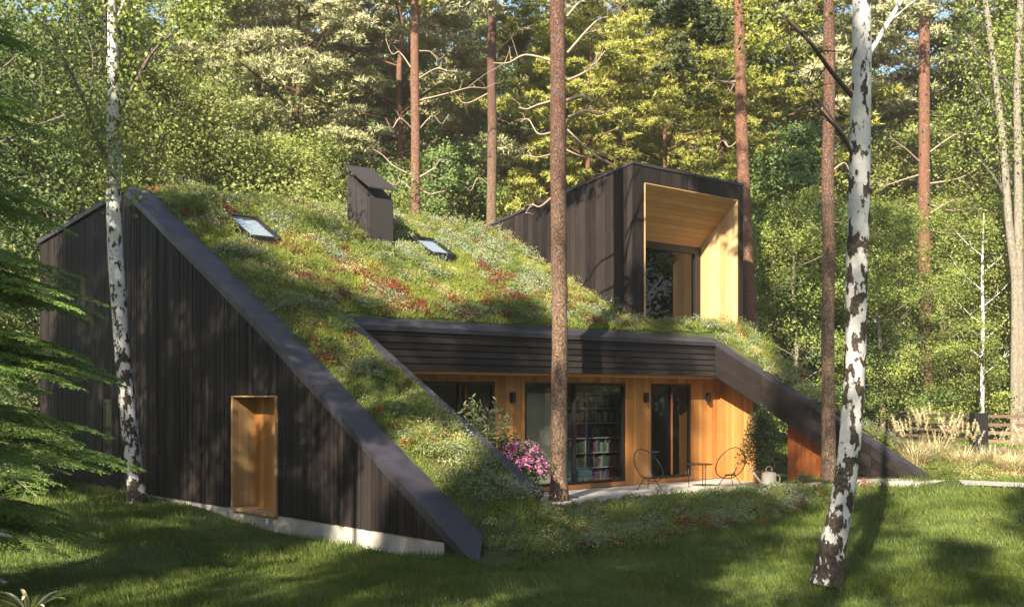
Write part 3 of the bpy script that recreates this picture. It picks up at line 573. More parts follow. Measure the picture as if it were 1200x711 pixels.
# ------------------------------------------------------------------ trees
def jitter_path(p0, p1, n, amp, rng, sag=0, lift=0):
    s_ = np.linspace(0, 1, n)[:, None]; q = p0+(p1-p0)*s_; L = np.linalg.norm(p1-p0)
    q = q+np.cumsum(rng.normal(size=(n, 3))*amp*L/n, 0)*s_; q[:, 2] += (lift*4*s_*(1-s_)).ravel()*L-(sag*s_**2).ravel()*L; return q
def tree_mesh(seed, H, r0, cb, spread, nl, sub, per, lsize, barkm, leafm, style='leaf', blob=.6, droop=0., shape='oval', lean=.0):
    rng = np.random.default_rng(seed); wd = Wood()
    n = 14; tp_ = np.zeros((n, 3)); tp_[:, 2] = np.linspace(-.3, H, n); wob = np.cumsum(rng.normal(size=(n, 2))*.012*H/2, 0)*np.linspace(0, 1, n)[:, None]; tp_[:, :2] = wob; tp_[:, 0] += lean*np.linspace(0, 1, n)**1.5*H
    rad = r0*(1-np.linspace(0, 1, n)**1.3*.85); rad[0] *= 1.25
    wd.add(curve(tp_, 2), np.interp(np.linspace(0, 1, (n-1)*2+1), np.linspace(0, 1, n), rad), 9)
    cen = []; dirs = []
    for i in range(nl):
        s_ = cb+(1-cb)*((i+.5*rng.random())/nl); z = s_*H; base = np.array([np.interp(z, tp_[:, 2], tp_[:, k]) for k in range(3)])
        rel = (s_-cb)/(1-cb)
        prof = {'oval': math.sin(math.pi*min(1, .12+.88*rel))**.6*.95+.12, 'cone': (1-rel)**.8+.06, 'flat': (.55+.6*math.sin(math.pi*(.25+.7*rel)))}[shape]
        Lb = spread*prof*(.65+.6*rng.random()); az = i*2.4+rng.normal()*.5; el = {'oval': .25+.6*rel, 'cone': -.15+.4*rel, 'flat': .05+.35*rel}[shape]+rng.normal()*.12
        tip = base+Lb*np.array([math.cos(az)*math.cos(el), math.sin(az)*math.cos(el), math.sin(el)])
        bp = jitter_path(base, tip, 8, .18 if style != 'pine' else .35, rng, sag=droop*.5, lift=.05); rb = r0*.30*(1-.5*rel)*(Lb/spread)**.5
        wd.add(bp, np.linspace(rb, rb*.2, 8), 5)
        for j in range(sub):
            f_ = .35+.65*(j+rng.random()*.7)/sub; f_ = min(f_, 1); b0 = bp[int(f_*7)]; d = unit(rng.normal(size=3)+np.array([0, 0, .25-droop])+1.1*unit(tip-base)); Ls = Lb*.38*(1.2-f_*.6)*(.6+.7*rng.random())
            e = b0+d*Ls; sp_ = jitter_path(b0, e, 5, .2, rng, sag=droop*.6); wd.add(sp_, np.linspace(rb*.32, rb*.08, 5), 3)
            cen.append(sp_[-1]); dirs.append(d)
            if j % 2: cen.append(sp_[2]); dirs.append(d)
    cen = np.array(cen); dirs = np.array(dirs); m_ = len(cen)
    if style == 'leaf':
        bl_ = blob*(.5+rng.random((m_, 1, 1))); off = rng.normal(size=(m_, per, 3))*bl_*np.array([.62, .62, .34]); off[..., 2] -= droop*np.abs(rng.normal(size=(m_, per)))*blob*1.3
        c = (cen[:, None]+off).reshape(-1, 3); k_ = rng.random(len(c)) < .95; ax_ = np.repeat(cen-np.array([tp_[-1, 0]*.5, 0, 0]), per, 0); ax_[:, 2] = 0; bs = unit(unit(off.reshape(-1, 3))+unit(ax_)*.6); v, f = leaves(c[k_], lsize, rng, .65, .2, droop, bs[k_])
    else:                            # pine: rounded puffs of needle tufts sitting on the shoots
        off = unit(rng.normal(size=(m_, per, 3))); off[..., 2] = np.abs(off[..., 2])*.8-.12
        rr = blob*(.5+.8*rng.random((m_, 1, 1)))*(.35+.65*rng.random((m_, per, 1))**.5)
        c = (cen[:, None]+off*rr*np.array([1, 1, .55])).reshape(-1, 3); nn = 6; o = np.repeat(off.reshape(-1, 3), nn, 0); c = np.repeat(c, nn, 0)
        d = unit(o*.35+np.array([0, 0, .35])+rng.normal(size=c.shape)*.75); v, f = tris(c, d, lsize*(.7+.6*rng.random(len(c))), np.full(len(c), lsize*.30), rng, unit(o+np.array([0, 0, .3])))
    return wd.mesh('trunk', barkm), mesh('crown', v, f, leafm)
PR = {}
PR['pineA'] = tree_mesh(1, 21, .24, .46, 4.6, 22, 7, 62, .21, M['pinered'], M['nd_pale'], 'pine', .72, 0, 'flat')
PR['pineB'] = tree_mesh(2, 22, .25, .30, 5.4, 26, 7, 62, .21, M['pinered'], M['nd_yel'], 'pine', .75, 0, 'flat')
PR['pineC'] = tree_mesh(3, 20, .22, .58, 4.0, 18, 7, 60, .20, M['pinebark'], M['nd_pale'], 'pine', .70, 0, 'flat')
PR['decA'] = tree_mesh(4, 17, .20, .14, 4.5, 34, 5, 240, .105, M['bark'], M['lf_mid'], 'leaf', .62, .12, 'oval')
PR['decB'] = tree_mesh(5, 19, .22, .16, 4.9, 34, 5, 240, .11, M['bark'], M['lf_dark'], 'leaf', .72, .3, 'oval')
PR['bush'] = tree_mesh(6, 8, .09, .04, 2.9, 30, 5, 270, .068, M['palebark'], M['lf_yel'], 'leaf', .42, .15, 'oval')
PR['bushB'] = tree_mesh(7, 9, .10, .03, 3.2, 32, 5, 260, .072, M['bark'], M['lf_em'], 'leaf', .42, .05, 'cone')
PR['far'] = tree_mesh(9, 22, .25, .08, 5.2, 36, 6, 80, .25, M['bark'], M['lf_mid'], 'leaf', .9, .1, 'oval')
PR['shade'] = tree_mesh(12, 20, .22, .48, 3.6, 28, 6, 80, .20, M['bark'], M['lf_mid'], 'leaf', .85, .1, 'oval')
USED = {}
def tree(kind, x, Y, H, label, fol=None, px=True, sxy=1., name=None, cat='tree', rz_=None, bark=None, group=None):
    tm, cm = PR[kind]; H0 = {'pineA': 21, 'pineB': 22, 'pineC': 20, 'decA': 17, 'decB': 19, 'bush': 8, 'bushB': 9, 'far': 22, 'shade': 20}[kind]; s_ = H/H0
    X = (x-600)/F*Y if px else x; nm = name or {'p': 'pine_tree', 'd': 'deciduous_tree', 'b': 'woodland_bush', 'f': 'deciduous_tree', 's': 'deciduous_tree'}[kind[0]]
    o = thing(nm, label, cat, (X, Y, float(gz(X, Y))), rng_t.random()*6.28 if rz_ is None else rz_, group); o.scale = (s_*sxy, s_*sxy, s_)
    tr = link('trunk', tm, o); cr = link('crown', cm, o)
    if fol: cr.material_slots[0].link = 'OBJECT'; cr.material_slots[0].material = M[fol]
    if bark: tr.material_slots[0].link = 'OBJECT'; tr.material_slots[0].material = M[bark]
    return o
rng_t = np.random.default_rng(77)
# kind, photo x, distance, height, label, foliage, width factor
BG = [
 ('decB', -60, 36, 22, 'dark leafy tree filling the top left corner behind the spruce', 'lf_dark', 1.1),
 ('decB', 45, 41, 20, 'deep green tree left of the pale birch, above the house gable', 'lf_dark', 1.1),
 ('bush', 75, 40, 11, 'dark bushy tree low behind the left end of the gable', 'lf_dark', 1.3),
 ('decA', 130, 50, 22, 'green tree behind the top of the left birch', 'lf_mid', 1.2),
 ('bush', 190, 43, 14.5, 'yellow-green multi-stemmed tree just right of the left birch', 'lf_yel', 1.15),
 ('bush', 265, 45, 12.5, 'fresh green bushy tree over the ridge above the first skylight', 'lf_yel', 1.25),
 ('decB', 240, 54, 24, 'tall drooping green tree at the top left between the birch and the pines', 'lf_mid', 1.15),
 ('bush', 330, 46, 12.5, 'leafy light green bush tree left of the chimney', 'lf_mid', 1.3),
 ('bush', 395, 45, 10.8, 'low yellow-green bush peeping over the ridge at the chimney', 'lf_yel', 1.2),
 ('pineC', 352, 52, 22, 'pale-needled pine with a thin dark trunk left of the chimney', 'nd_pale', 1.15),
 ('pineA', 400, 58, 26, 'pale grey-green pine crown above the chimney', 'nd_pale', 1.15),
 ('bushB', 455, 50, 13, 'dark green bush tree right behind the chimney', 'lf_em', 1.3),
 ('bushB', 540, 51, 13.5, 'bluish green bush tree between the two slim pine trunks', 'lf_em', 1.3),
 ('decA', 520, 66, 25, 'far green tree behind the slim red pine trunks', 'lf_mid', 1.2),
 ('pineB', 690, 52, 19, 'yellow-green pine behind the thick pine trunk', 'nd_yel', 1.1),
 ('pineB', 600, 56, 20, 'yellow-green pine left of the thick pine trunk', 'nd_yel', 1.0),
 ('pineB', 790, 50, 17.5, 'bright yellow-green pine directly above the dormer box', 'nd_yel', 1.1),
 ('pineA', 742, 64, 27, 'distant pine whose orange trunk shows between yellow crowns', 'nd_pale', 1.0),
 ('bushB', 640, 47, 10, 'green bush tree behind the low end of the dormer side', 'lf_em', 1.2),
 ('bushB', 715, 50, 11, 'green bush tree behind the middle of the dormer roof', 'lf_em', 1.3),
 ('pineA', 850, 56, 23, 'olive green pine behind the right corner of the dormer box', 'nd_yel', 1.2),
 ('bushB', 905, 44, 12.5, 'emerald bush tree right of the dormer box', 'lf_em', 1.15),
 ('bush', 935, 41, 8.5, 'yellow-green bush low beside the sloping right roof edge', 'lf_mid', 1.1),
 ('bushB', 985, 46, 9.5, 'green layered bush tree behind the right birch trunk', 'lf_em', 1.3),
 ('bush', 1035, 43, 9, 'leafy bush tree behind the left fence post', 'lf_mid', 1.1),
 ('bush', 1060, 54, 14, 'tall yellow-green bush tree behind the right pine', 'lf_yel', 1.2),
 ('bush', 1110, 50, 10.5, 'leafy bush between the right pine and the slim birch', 'lf_mid', 1.2),
 ('bush', 1195, 46, 9.5, 'leafy bush at the right edge behind the fence', 'lf_mid', 1.2),
 ('decA', 1200, 56, 20, 'green tree behind the pale leaning trunks at the right edge', 'lf_mid', 1.1),
 ('pineA', 1010, 62, 25, 'dark pine behind the top of the right birch', 'nd_dark', 1.2),
 ('pineA', 1130, 60, 25, 'pale-needled pine at the top right', 'nd_pale', 1.2),
 ('pineA', 470, 54, 24, 'pale pine crown high between the chimney pine and the thin trunk', 'nd_pale', 1.2),
 ('pineB', 730, 60, 24, 'tall yellow-green pine rising behind the crowns over the dormer', 'nd_yel', 1.2),
 ('pineC', 300, 60, 25, 'pale pine high at the top left of the chimney', 'nd_pale', 1.3),
 ('decA', 1270, 50, 20, 'green tree just beyond the right picture edge', 'lf_mid', 1.1),
 ('decB', 940, 66, 24, 'far dark green tree between the dormer and the right birch', 'lf_dark', 1.2),
]
for k_, x, Y, H, lb, fo, sw in BG: tree(k_, x, Y, H, lb, fo, sxy=sw)
i = 0
FARL = ['far left end', 'far left, second from the end', 'far left above the gable', 'above the left slope of the ridge', 'above the first skylight', 'left of the chimney', 'above the chimney', 'right of the chimney', 'left of the thick pine trunk', 'behind the thick pine trunk',
        'above the left of the dormer', 'above the middle of the dormer', 'above the right of the dormer', 'right of the dormer', 'left of the right birch', 'behind the right birch', 'between the birch and the right pine', 'behind the right pine', 'right of the right pine', 'at the far right end']
for row, (Y, H) in enumerate(((78, 23), (98, 26))):
    for q in range(20):
        x = -60+q*70+rng_t.normal()*12+row*33; tree('far', x, Y+rng_t.normal()*4, H*(.85+.25*rng_t.random()), ('woodland tree of the nearer distant row, ' if row == 0 else 'woodland tree of the farthest row, ')+FARL[q], ('lf_mid', 'lf_dark', 'lf_yel', 'lf_em')[int(rng_t.random()*4)], sxy=1.15, group='distant woodland trees')
q = 0
for ring, (Rr, n_) in enumerate(((42, 27), (52, 27), (66, 27))):
    for i_ in range(n_):
        az = math.radians(150+255*(i_+.5*ring)/(n_-1)); X = Rr*math.cos(az)*1.15; Y = Rr*math.sin(az)-2; q += 1
        tree('far', X, Y, 19+4*rng_t.random(), f'woodland tree {("in the nearest", "in the middle", "in the farthest")[ring]} arc of forest behind the viewer', ('lf_mid', 'lf_dark')[i_ % 2], px=False, sxy=1.2, group='forest behind the viewer')
# trees beside and behind the viewer: they throw the dappled shade on lawn and gable
def shade(kind, tx, ty, tz, hz, H, label, sw=1., fo=None):
    """stand a tree so that its crown at height hz lies on the sun ray through the point tx, ty, tz"""
    H -= hz; dd = (hz-tz)/math.tan(SUN_EL)
    while not (ty+sy*dd < -3.5 or abs(tx+sx*dd) > .5*(ty+sy*dd)+2.): hz += .5; dd = (hz-tz)/math.tan(SUN_EL)
    H += hz; tree(kind, tx+sx*dd, ty+sy*dd, H, label, fo, px=False, sxy=sw)
SH = [('shade', -.9, 17.2, .1, 10, 14, 'leafy tree left of the viewer, in line with the low end of the gable', .28),
      ('shade', -5.0, 21.0, 1.5, 11, 16, 'leafy tree to the left of the viewer, in line with the timber niche', .74),
      ('shade', -6.8, 22.9, 1.2, 12, 17, 'second leafy tree to the left of the viewer, beyond the niche line', .8),
      ('shade', -8.8, 25.4, 2.4, 12, 17, 'leafy tree out of frame to the left beside the spruce', .8),
      ('shade', -11, 28, 2.6, 13, 18, 'leafy tree out of frame to the far left', .9),
      ('shade', -.2, 26.3, 1.6, 12, 16, 'leafy tree left of the viewer, in line with the left end of the terrace', .42),
      ('shade', 3.3, 29, 2.6, 12, 16, 'slim leafy tree behind the viewer, in line with the terrace door', .26),
      ('shade', .2, 13.4, -.4, 12, 16, 'leafy tree straight behind the viewer', .6),
      ('shade', 7.4, 29, 1.3, 14, 18, 'leafy tree well behind the viewer to the right', .36),
      ('shade', 5.2, 12.4, -.4, 12, 16, 'leafy tree behind the viewer to the right', .34),
      ('shade', 3.0, 19.5, -.4, 14, 18, 'leafy tree behind the viewer, in line with the planted bank', .62),
      ('shade', -2.2, 12.2, -.4, 11, 15, 'leafy tree straight behind the viewer to the left', .55),
      ('shade', -5.6, 15.6, -.4, 9, 13, 'low leafy tree far out to the left behind the viewer', .55),
      ('shade', 9, 18, -.2, 12, 16, 'slim leafy tree behind the viewer, farthest to the right', .3),
      ('shade', 4.4, 14.6, 3.2, 12, 15.5, 'slim leafy tree behind the viewer, in line with the front birch', .24),
      ('shade', -3.6, 13.4, -.4, 10, 14, 'leafy tree behind the viewer to the left, in line with the lower lawn', .46),
      ('shade', 2.0, 16, -.4, 11, 15, 'leafy tree behind the viewer, in line with the middle of the lawn', .46),
      ('shade', 1.6, 21.2, -.2, 12, 15.5, 'leafy tree behind the viewer, in line with the left part of the bank', .55),
      ('shade', -.3, 18.8, .0, 12, 15.5, 'slim leafy tree behind the viewer, in line with the foot of the inner coping', .3),
      ('shade', 7.0, 13, -.4, 10, 14, 'slim leafy tree behind the viewer, in line with the right lawn', .3)]
for k_, a, b_, c, hz_, H, lb, sw in SH: shade(k_, a, b_, c, hz_, H, lb, sw)

# ------------------------------------------------------------------ hero trunks
def hero(name, label, cat, path, radii, bark, seg=14, rough=.02, seed=1):
    """path in world points; root at the foot"""
    p = np.array(path); o = thing(name, label, cat, p[0]); q = curve(p-p[0], 6); n = len(q)
    r = np.interp(np.linspace(0, 1, n), np.linspace(0, 1, len(radii)), radii); v, f = tube_arr(q, r, seg); rg = np.random.default_rng(seed)
    c = np.repeat(q, seg, 0); v = c+(v-c)*(1+rg.normal(size=(len(v), 1))*rough); part('trunk', v, f, bark, o, True); return o, p[0]
def limb(o, p0, pts, r0, r1, mt, name='branch', n=7, twigs=0, seed=0, tw=.5):
    q = curve(np.array(pts)-p0, 5); wd = Wood(); wd.add(q, np.linspace(r0, r1, len(q)), n); rg = np.random.default_rng(seed)
    for i in range(twigs):
        b0 = q[int(len(q)*(.3+.65*rg.random()))]; e = b0+unit(rg.normal(size=3)+np.array([0, 0, .2])+unit(q[-1]-q[0])*.8)*tw*(.4+rg.random()); wd.add(jitter_path(b0, e, 6, .35, rg, lift=.08), np.linspace(r1*1.0, r1*.3, 6), 4)
    link(name, wd.mesh(name, mt), o); return q
def clumps(o, p0, pts, n, spread, size, mt, seed, droop=.4, name='leaves'):
    rg = np.random.default_rng(seed); c = (np.array(pts)[:, None]-p0+rg.normal(size=(len(pts), n, 3))*np.array(spread)).reshape(-1, 3)
    v, f = leaves(c, size, rg, .62, .2, droop); return part(name, v, f, mt, o)
# right birch
D = 14.6
b1, p0 = hero('birch_tree', 'thick white birch with black scarred bark leaning at the front right', 'tree', [P(969, 684, D), P(975, 645, D), P(984, 600, D), P(993, 545, D), P(999, 480, D), P(1003, 400, D), P(1004, 320, D), P(1007, 240, D), P(1008, 150, D), P(1010, 60, D), P(1009, -60, D), P(1006, -260, D), P(1015, -520, D)],
        [.24, .175, .152, .143, .138, .136, .136, .14, .132, .124, .11, .08, .03], M['birch'], 24, .02, 3)
limb(b1, p0, [P(1003, 118, D), P(975, 85, D-.1), P(945, 45, D-.3), P(895, -5, D-.5), P(850, -60, D-.8)], .035, .012, M['darktwig'], twigs=7, seed=1)
limb(b1, p0, [P(1003, 192, D), P(988, 160, D-.1), P(962, 130, D-.2), P(935, 90, D-.3), P(925, 50, D-.5)], .026, .007, M['darktwig'], twigs=8, seed=2)
limb(b1, p0, [P(1005, 180, D), P(995, 165, D+.1), P(960, 118, D+.2), P(948, 100, D+.3)], .02, .006, M['dead'], twigs=5, seed=3)
limb(b1, p0, [P(1016, 68, D), P(1030, 45, D), P(1048, 15, D), P(1075, -30, D), P(1110, -90, D)], .04, .02, M['birch'], twigs=3, seed=4)
pts = [P(870+90*random.random(), -30+110*random.random(), D-.8+1.2*random.random()) for _ in range(26)]
clumps(b1, p0, pts, 34, (.16, .2, .14), .055, M['lf_mid'], 5)
pts = [P(840+420*random.random(), -500+440*random.random(), D-2+4*random.random()) for _ in range(90)]
clumps(b1, p0, pts, 60, (.4, .4, .3), .07, M['lf_mid'], 6, name='crown')
# left birch
D = 24.2
b2, p0 = hero('birch_tree', 'slim white birch with spotted bark standing before the left gable', 'tree', [P(161, 592, D), P(157, 550, D), P(150, 480, D), P(144, 420, D), P(139, 350, D), P(134, 270, D), P(133, 180, D), P(133, 100, D), P(130, 20, D), P(128, -80, D), P(135, -260, D)],
        [.24, .185, .175, .165, .165, .16, .155, .13, .12, .10, .03], M['birch'], 20, .02, 4)
limb(b2, p0, [P(131, 90, D), P(124, 40, D-.1), P(122, -30, D-.2)], .05, .03, M['darktwig'], seed=1)
limb(b2, p0, [P(131, 195, D), P(115, 160, D-.3), P(95, 110, D-.6), P(70, 60, D-.9), P(50, 20, D-1.2)], .05, .015, M['bark'], twigs=9, seed=5, tw=1.)
limb(b2, p0, [P(133, 200, D), P(120, 180, D+.2), P(105, 140, D+.3), P(108, 60, D+.4), P(80, 10, D+.5)], .035, .01, M['bark'], twigs=8, seed=6, tw=1.)
limb(b2, p0, [P(140, 130, D), P(160, 95, D-.2), P(180, 60, D-.4), P(210, 35, D-.7), P(245, 20, D-1.)], .05, .014, M['bark'], twigs=9, seed=7, tw=1.)
limb(b2, p0, [P(139, 20, D), P(146, 0, D), P(160, -30, D)], .04, .02, M['birch'], seed=8)
rg = np.random.default_rng(9)
pts = [P(60+110*rg.random(), 60+160*rg.random(), D-1+1.6*rg.random()) for _ in range(26)]+[P(195+60*rg.random(), -40+80*rg.random(), D-1.8+1.6*rg.random()) for _ in range(30)]+[P(-20+200*rg.random(), -60+90*rg.random(), D-1.5+3*rg.random()) for _ in range(60)]+[P(115+50*rg.random(), 190+30*rg.random(), D-.6) for _ in range(5)]
clumps(b2, p0, pts, 60, (.25, .3, .28), .085, M['lf_mid'], 9, .9)
pts = [P(145+50*rg.random(), 105+70*rg.random(), D-1+1.*rg.random()) for _ in range(16)]+[P(75+60*rg.random(), 105+50*rg.random(), D-1.2) for _ in range(6)]
clumps(b2, p0, pts, 40, (.22, .3, .25), .085, M['lf_yel'], 10, .9, 'yellow_leaves')
pts = [P(0+260*rg.random(), -560+330*rg.random(), D-3+6*rg.random()) for _ in range(40)]; clumps(b2, p0, pts, 45, (.5, .5, .4), .1, M['lf_mid'], 11, .6, 'crown')
# pines with visible trunks
def hero_pine(label, path_px, D, radii, bark, deadb, crown, Htop, seed, z0=None, cw=1., name='pine_tree', fol='nd_pale', ck='pineC'):
    path = [P(x, y, D) for x, y in path_px]; o, p0 = hero(name, label, 'tree', path+[path[-1]+np.array([.2, .3, Htop])], list(radii)+[.05], bark, 16, .03, seed)
    rg = np.random.default_rng(seed)
    for (x, y, dx, dy, r) in deadb:
        a = P(x, y, D); e = P(x+dx, y+dy, D+rg.normal()*.8); m1 = a+(e-a)*.45+np.array([0, 0, .12*abs(dx)*D/F*rg.normal()]); m2 = a+(e-a)*.75+np.array([0, 0, .2*abs(dx)*D/F*rg.normal()])
        limb(o, p0, [a, m1, m2, e], r*.8, r*.25, M['dead'] if bark is not M['bark'] else M['darktwig'], n=6, twigs=5, seed=int(rg.random()*999), tw=abs(dx)*D/F*.4)
    if crown:
        tm, cm = PR[ck]; cz = crown; c = link('crown', cm, o); s_ = cw; H0 = 20 if ck == 'pineC' else 21
        c.scale = (s_, s_, s_); topz = path[-1][2]+Htop-p0[2]; c.location = (path[-1][0]-p0[0], 0, topz-H0*s_-.2); c.rotation_euler = (0, 0, seed*1.3)
        c.material_slots[0].link = 'OBJECT'; c.material_slots[0].material = M[fol]
    return o
gp = float(FL)
hp = hero_pine('thick scaly pine trunk growing through the terrace paving', [(655, 586), (655, 560), (655, 480), (656, 380), (655, 280), (654, 180), (654, 90), (653, 0), (653, -120)], 25.6,
  [.25, .20, .188, .182, .184, .182, .178, .172, .155], M['pinebark'],
  [(665, 62, 48, -42, .04), (664, 95, 45, -35, .045), (648, 72, -70, 2, .04), (665, 118, 42, -10, .06), (665, 138, 46, -6, .055), (648, 118, -40, 8, .04), (665, 152, 50, 40, .03), (648, 155, -38, -12, .03), (664, 176, 48, 0, .03), (648, 180, -38, 4, .02), (646, 232, -30, 18, .03), (664, 20, 30, -30, .04)],
  True, 6.5, 12, cw=.85)
hero_pine('slim reddish pine trunk right of the sloping roof edge, before its tip', [(971, 562), (971, 500), (970, 400), (971, 300), (970, 200), (972, 100), (971, 0), (971, -90)], 27,
  [.19, .165, .155, .15, .15, .14, .13, .12], M['pinebark'], [(976, 200, 30, -8, .03), (964, 300, -55, 12, .02), (966, 275, -40, -20, .02), (976, 260, 25, -12, .02), (976, 345, 18, 10, .02)], True, 5.5, 21, cw=.62, fol='nd_dark')  # darker bark on this trunk puts its shade into the colour
hero_pine('pine with a pinkish trunk just behind the right corner of the dormer', [(881, 440), (878, 350), (873, 250), (870, 180), (868, 100), (866, 0), (866, -60)], 37,
  [.3, .24, .21, .20, .19, .17, .15], M['pinered'], [(868, 95, -38, 6, .07), (866, 88, -20, 40, .05), (869, 160, -30, 20, .04)], True, 4.5, 31, cw=.9, fol='nd_dark')
hero_pine('straight orange pine trunk with bare side branches at the right, behind the fence', [(1087, 530), (1086, 450), (1084, 350), (1083, 250), (1083, 150), (1083, 60), (1084, -40)], 46.5,
  [.34, .30, .26, .24, .23, .22, .2], M['pinered'], [(1078, 190, -35, -30, .05), (1090, 178, 70, -26, .05), (1090, 215, 75, -40, .05), (1077, 205, -50, 8, .045), (1090, 240, 55, 4, .04), (1090, 250, 60, -20, .04), (1078, 248, -30, -12, .035), (1090, 270, 42, 6, .035), (1077, 300, -30, -6, .03)], True, 6, 41, cw=1.15)
hero_pine('slim orange pine trunk with knotted dead branches right of the chimney', [(488, 300), (487, 240), (487, 160), (486, 80), (486, 20), (486, -60)], 44,
  [.22, .19, .18, .17, .16, .14], M['pinered'], [(482, 205, -45, -30, .05), (491, 208, 25, -22, .06), (491, 222, 30, 2, .05), (482, 222, -25, -8, .04), (491, 118, 80, -14, .05), (482, 150, -30, -12, .04), (491, 92, 45, -8, .04), (491, 152, 35, -18, .035), (491, 60, 30, 4, .035), (482, 80, -30, -34, .04)], True, 5.5, 51, cw=.9)
hero_pine('slim dark red pine trunk between the chimney pine and the thick pine', [(576, 330), (576, 240), (577, 160), (576, 90), (577, 0), (577, -80)], 47,
  [.24, .21, .20, .19, .18, .15], M['pinebark'], [(571, 110, -60, 8, .04), (581, 60, 40, -26, .04), (571, 215, -25, 4, .03)], True, 5.5, 61, cw=.9, fol='nd_yel')
# leaning pale trunks at the right edge
for pp, r_, lb in (([(1190, 420), (1190, 330), (1183, 270), (1177, 190), (1170, 120), (1160, 40), (1150, -30)], .24, 'left one of the pale forked trunks at the right edge'), ([(1196, 425), (1194, 320), (1193, 200), (1192, 100), (1196, 0), (1200, -80)], .26, 'upright pale trunk at the right picture edge')):
    o, p0 = hero('deciduous_tree', lb, 'tree', [P(x, y, 43) for x, y in [(pp[0][0], 530)]+pp], [r_*.95, r_*.75, r_*.7, r_*.62, r_*.55, r_*.5, r_*.45, r_*.35], M['palebark'], 12, .03, 8)
    rg = np.random.default_rng(int(r_*100)); pts = [P(1110+170*rg.random(), -60+270*rg.random(), 42+3*rg.random()) for _ in range(60)]; clumps(o, p0, pts, 60, (.6, .6, .5), .12, M['lf_mid'], 17, .3, 'crown')
    for q in range(4): limb(o, p0, [P(1185, 250-q*50, 43), P(1170-q*8, 215-q*50, 43), P(1150-q*5, 190-q*50, 43.3)], .07, .02, M['palebark'], twigs=5, seed=q, tw=1.5)
# slim birch sapling behind the fence
o, p0 = hero('birch_tree', 'slim young birch with a white stem behind the fence', 'tree', [P(1151, 535, 44), P(1151, 450, 44), P(1152, 380, 44), P(1151, 320, 44), P(1153, 250, 44)], [.10, .085, .07, .05, .02], M['birch'], 10, .02, 5)
rg = np.random.default_rng(14); pts = [P(1151+(-45+90*rg.random())*(.35+.65*min(1, i_/30)), 240+i_*4.2, 43.2+1.8*rg.random()) for i_ in range(55)]; clumps(o, p0, pts, 42, (.34, .3, .26), .10, M['lf_yel'], 15, .3, 'crown')
for q in range(9): limb(o, p0, [P(1151, 300+q*20, 44), P(1151+(18 if q % 2 else -18), 285+q*20, 44.2), P(1151+(34 if q % 2 else -34), 268+q*20, 44.)], .025, .008, M['birch'], n=5, twigs=3, seed=q, tw=.6)

# ------------------------------------------------------------------ near spruce at the left, branch by branch
def spray(seed, L=2.6):
    rg = np.random.default_rng(seed); nx = 16; s_ = np.linspace(0, 1, nx); ax = np.stack([s_*L, .05*np.sin(s_*5+seed), .05*L*np.sin(s_*2.2)-.13*L*s_**2.2], -1)
    wd = Wood(); wd.add(ax, np.linspace(.022, .004, nx), 5); C0 = []; D0 = []
    def needles(q, step=.005):
        seg = np.linalg.norm(np.diff(q, axis=0), axis=1).sum(); n = max(4, int(seg/step)); i = rg.random(n)*(len(q)-1.001); k0 = i.astype(int); f_ = (i-k0)[:, None]; c = q[k0]*(1-f_)+q[k0+1]*f_; tg = unit(q[k0+1]-q[k0])
        C0.append(c); D0.append(unit(tg*.8+rg.normal(size=c.shape)*np.array([.6, .6, .35])))
    needles(ax)
    for i in range(34):
        f_ = .12+.86*i/34; b0 = np.array([np.interp(f_, s_, ax[:, k]) for k in range(3)]); sd = 1 if i % 2 else -1; Ls = (.30*L*(1-f_)**.6+.08)*(.7+.5*rg.random()); an = sd*(.75+.2*rg.random())
        e = b0+Ls*np.array([math.cos(an), math.sin(an), -.04-.12*rg.random()]); q = jitter_path(b0, e, 7, .08, rg, sag=.13, lift=.04); wd.add(q, np.linspace(.006, .002, 7), 3); needles(q)
        nt_ = int(Ls/.05)
        for j in range(nt_):
            g_ = .12+.85*j/nt_; b1_ = q[int(g_*6)]*(1-(g_*6) % 1)+q[min(6, int(g_*6)+1)]*((g_*6) % 1); s2 = 1 if j % 2 else -1; L2 = (.22*Ls*(1-g_*.6)+.05)*(.7+.5*rg.random()); a2 = an+s2*.75
            e2 = b1_+L2*np.array([math.cos(a2), math.sin(a2), -.1-.3*rg.random()]); needles(np.linspace(b1_, e2, 4), .008)
    c = np.vstack(C0); d = np.vstack(D0); v, f = tris(c, d, .034*(.7+.6*rg.random(len(c))), np.full(len(c), .0155), rg)
    vw = np.vstack(wd.v); fw_ = np.vstack(wd.f); fl = [tuple(x_) for x_ in fw_.tolist()]+[tuple(x_) for x_ in (f+len(vw)).tolist()]
    return mesh('branch', np.vstack([vw, v]), fl, [M['dead'], M['nd_spruce']], False, [0]*len(fw_)+[1]*len(f))
SP = [spray(s_) for s_ in (1, 2, 3)]
def spruce(label, base, H, zs, blue=False, L0=1., seed=0, aim=None, name='spruce_tree'):
    rg = np.random.default_rng(seed); o = thing(name, label, 'tree', base); wd = Wood(); wd.add(np.array([[0, 0, -.2], [0, 0, H*.5], [0, 0, H]]), [.13*H/10, .08*H/10, .015], 8); link('trunk', wd.mesh('trunk', M['bark']), o)
    for z, n, L in zs:
        for i in range(n):
            c = link('branch', SP[int(rg.random()*3)], o); az = (i+.6*rg.random())*6.283/n+z if aim is None or i > 2 else aim+(i-1)*.42+rg.normal()*.08; s_ = L*(.85+.25*rg.random())/2.6*L0
            c.location = (0, 0, z+rg.normal()*.06); c.rotation_euler = (rg.normal()*.08, .06+.08*rg.random(), az); c.scale = (s_, s_, s_)
            if blue: c.material_slots[1].link = 'OBJECT'; c.material_slots[1].material = M['nd_blue']
    return o
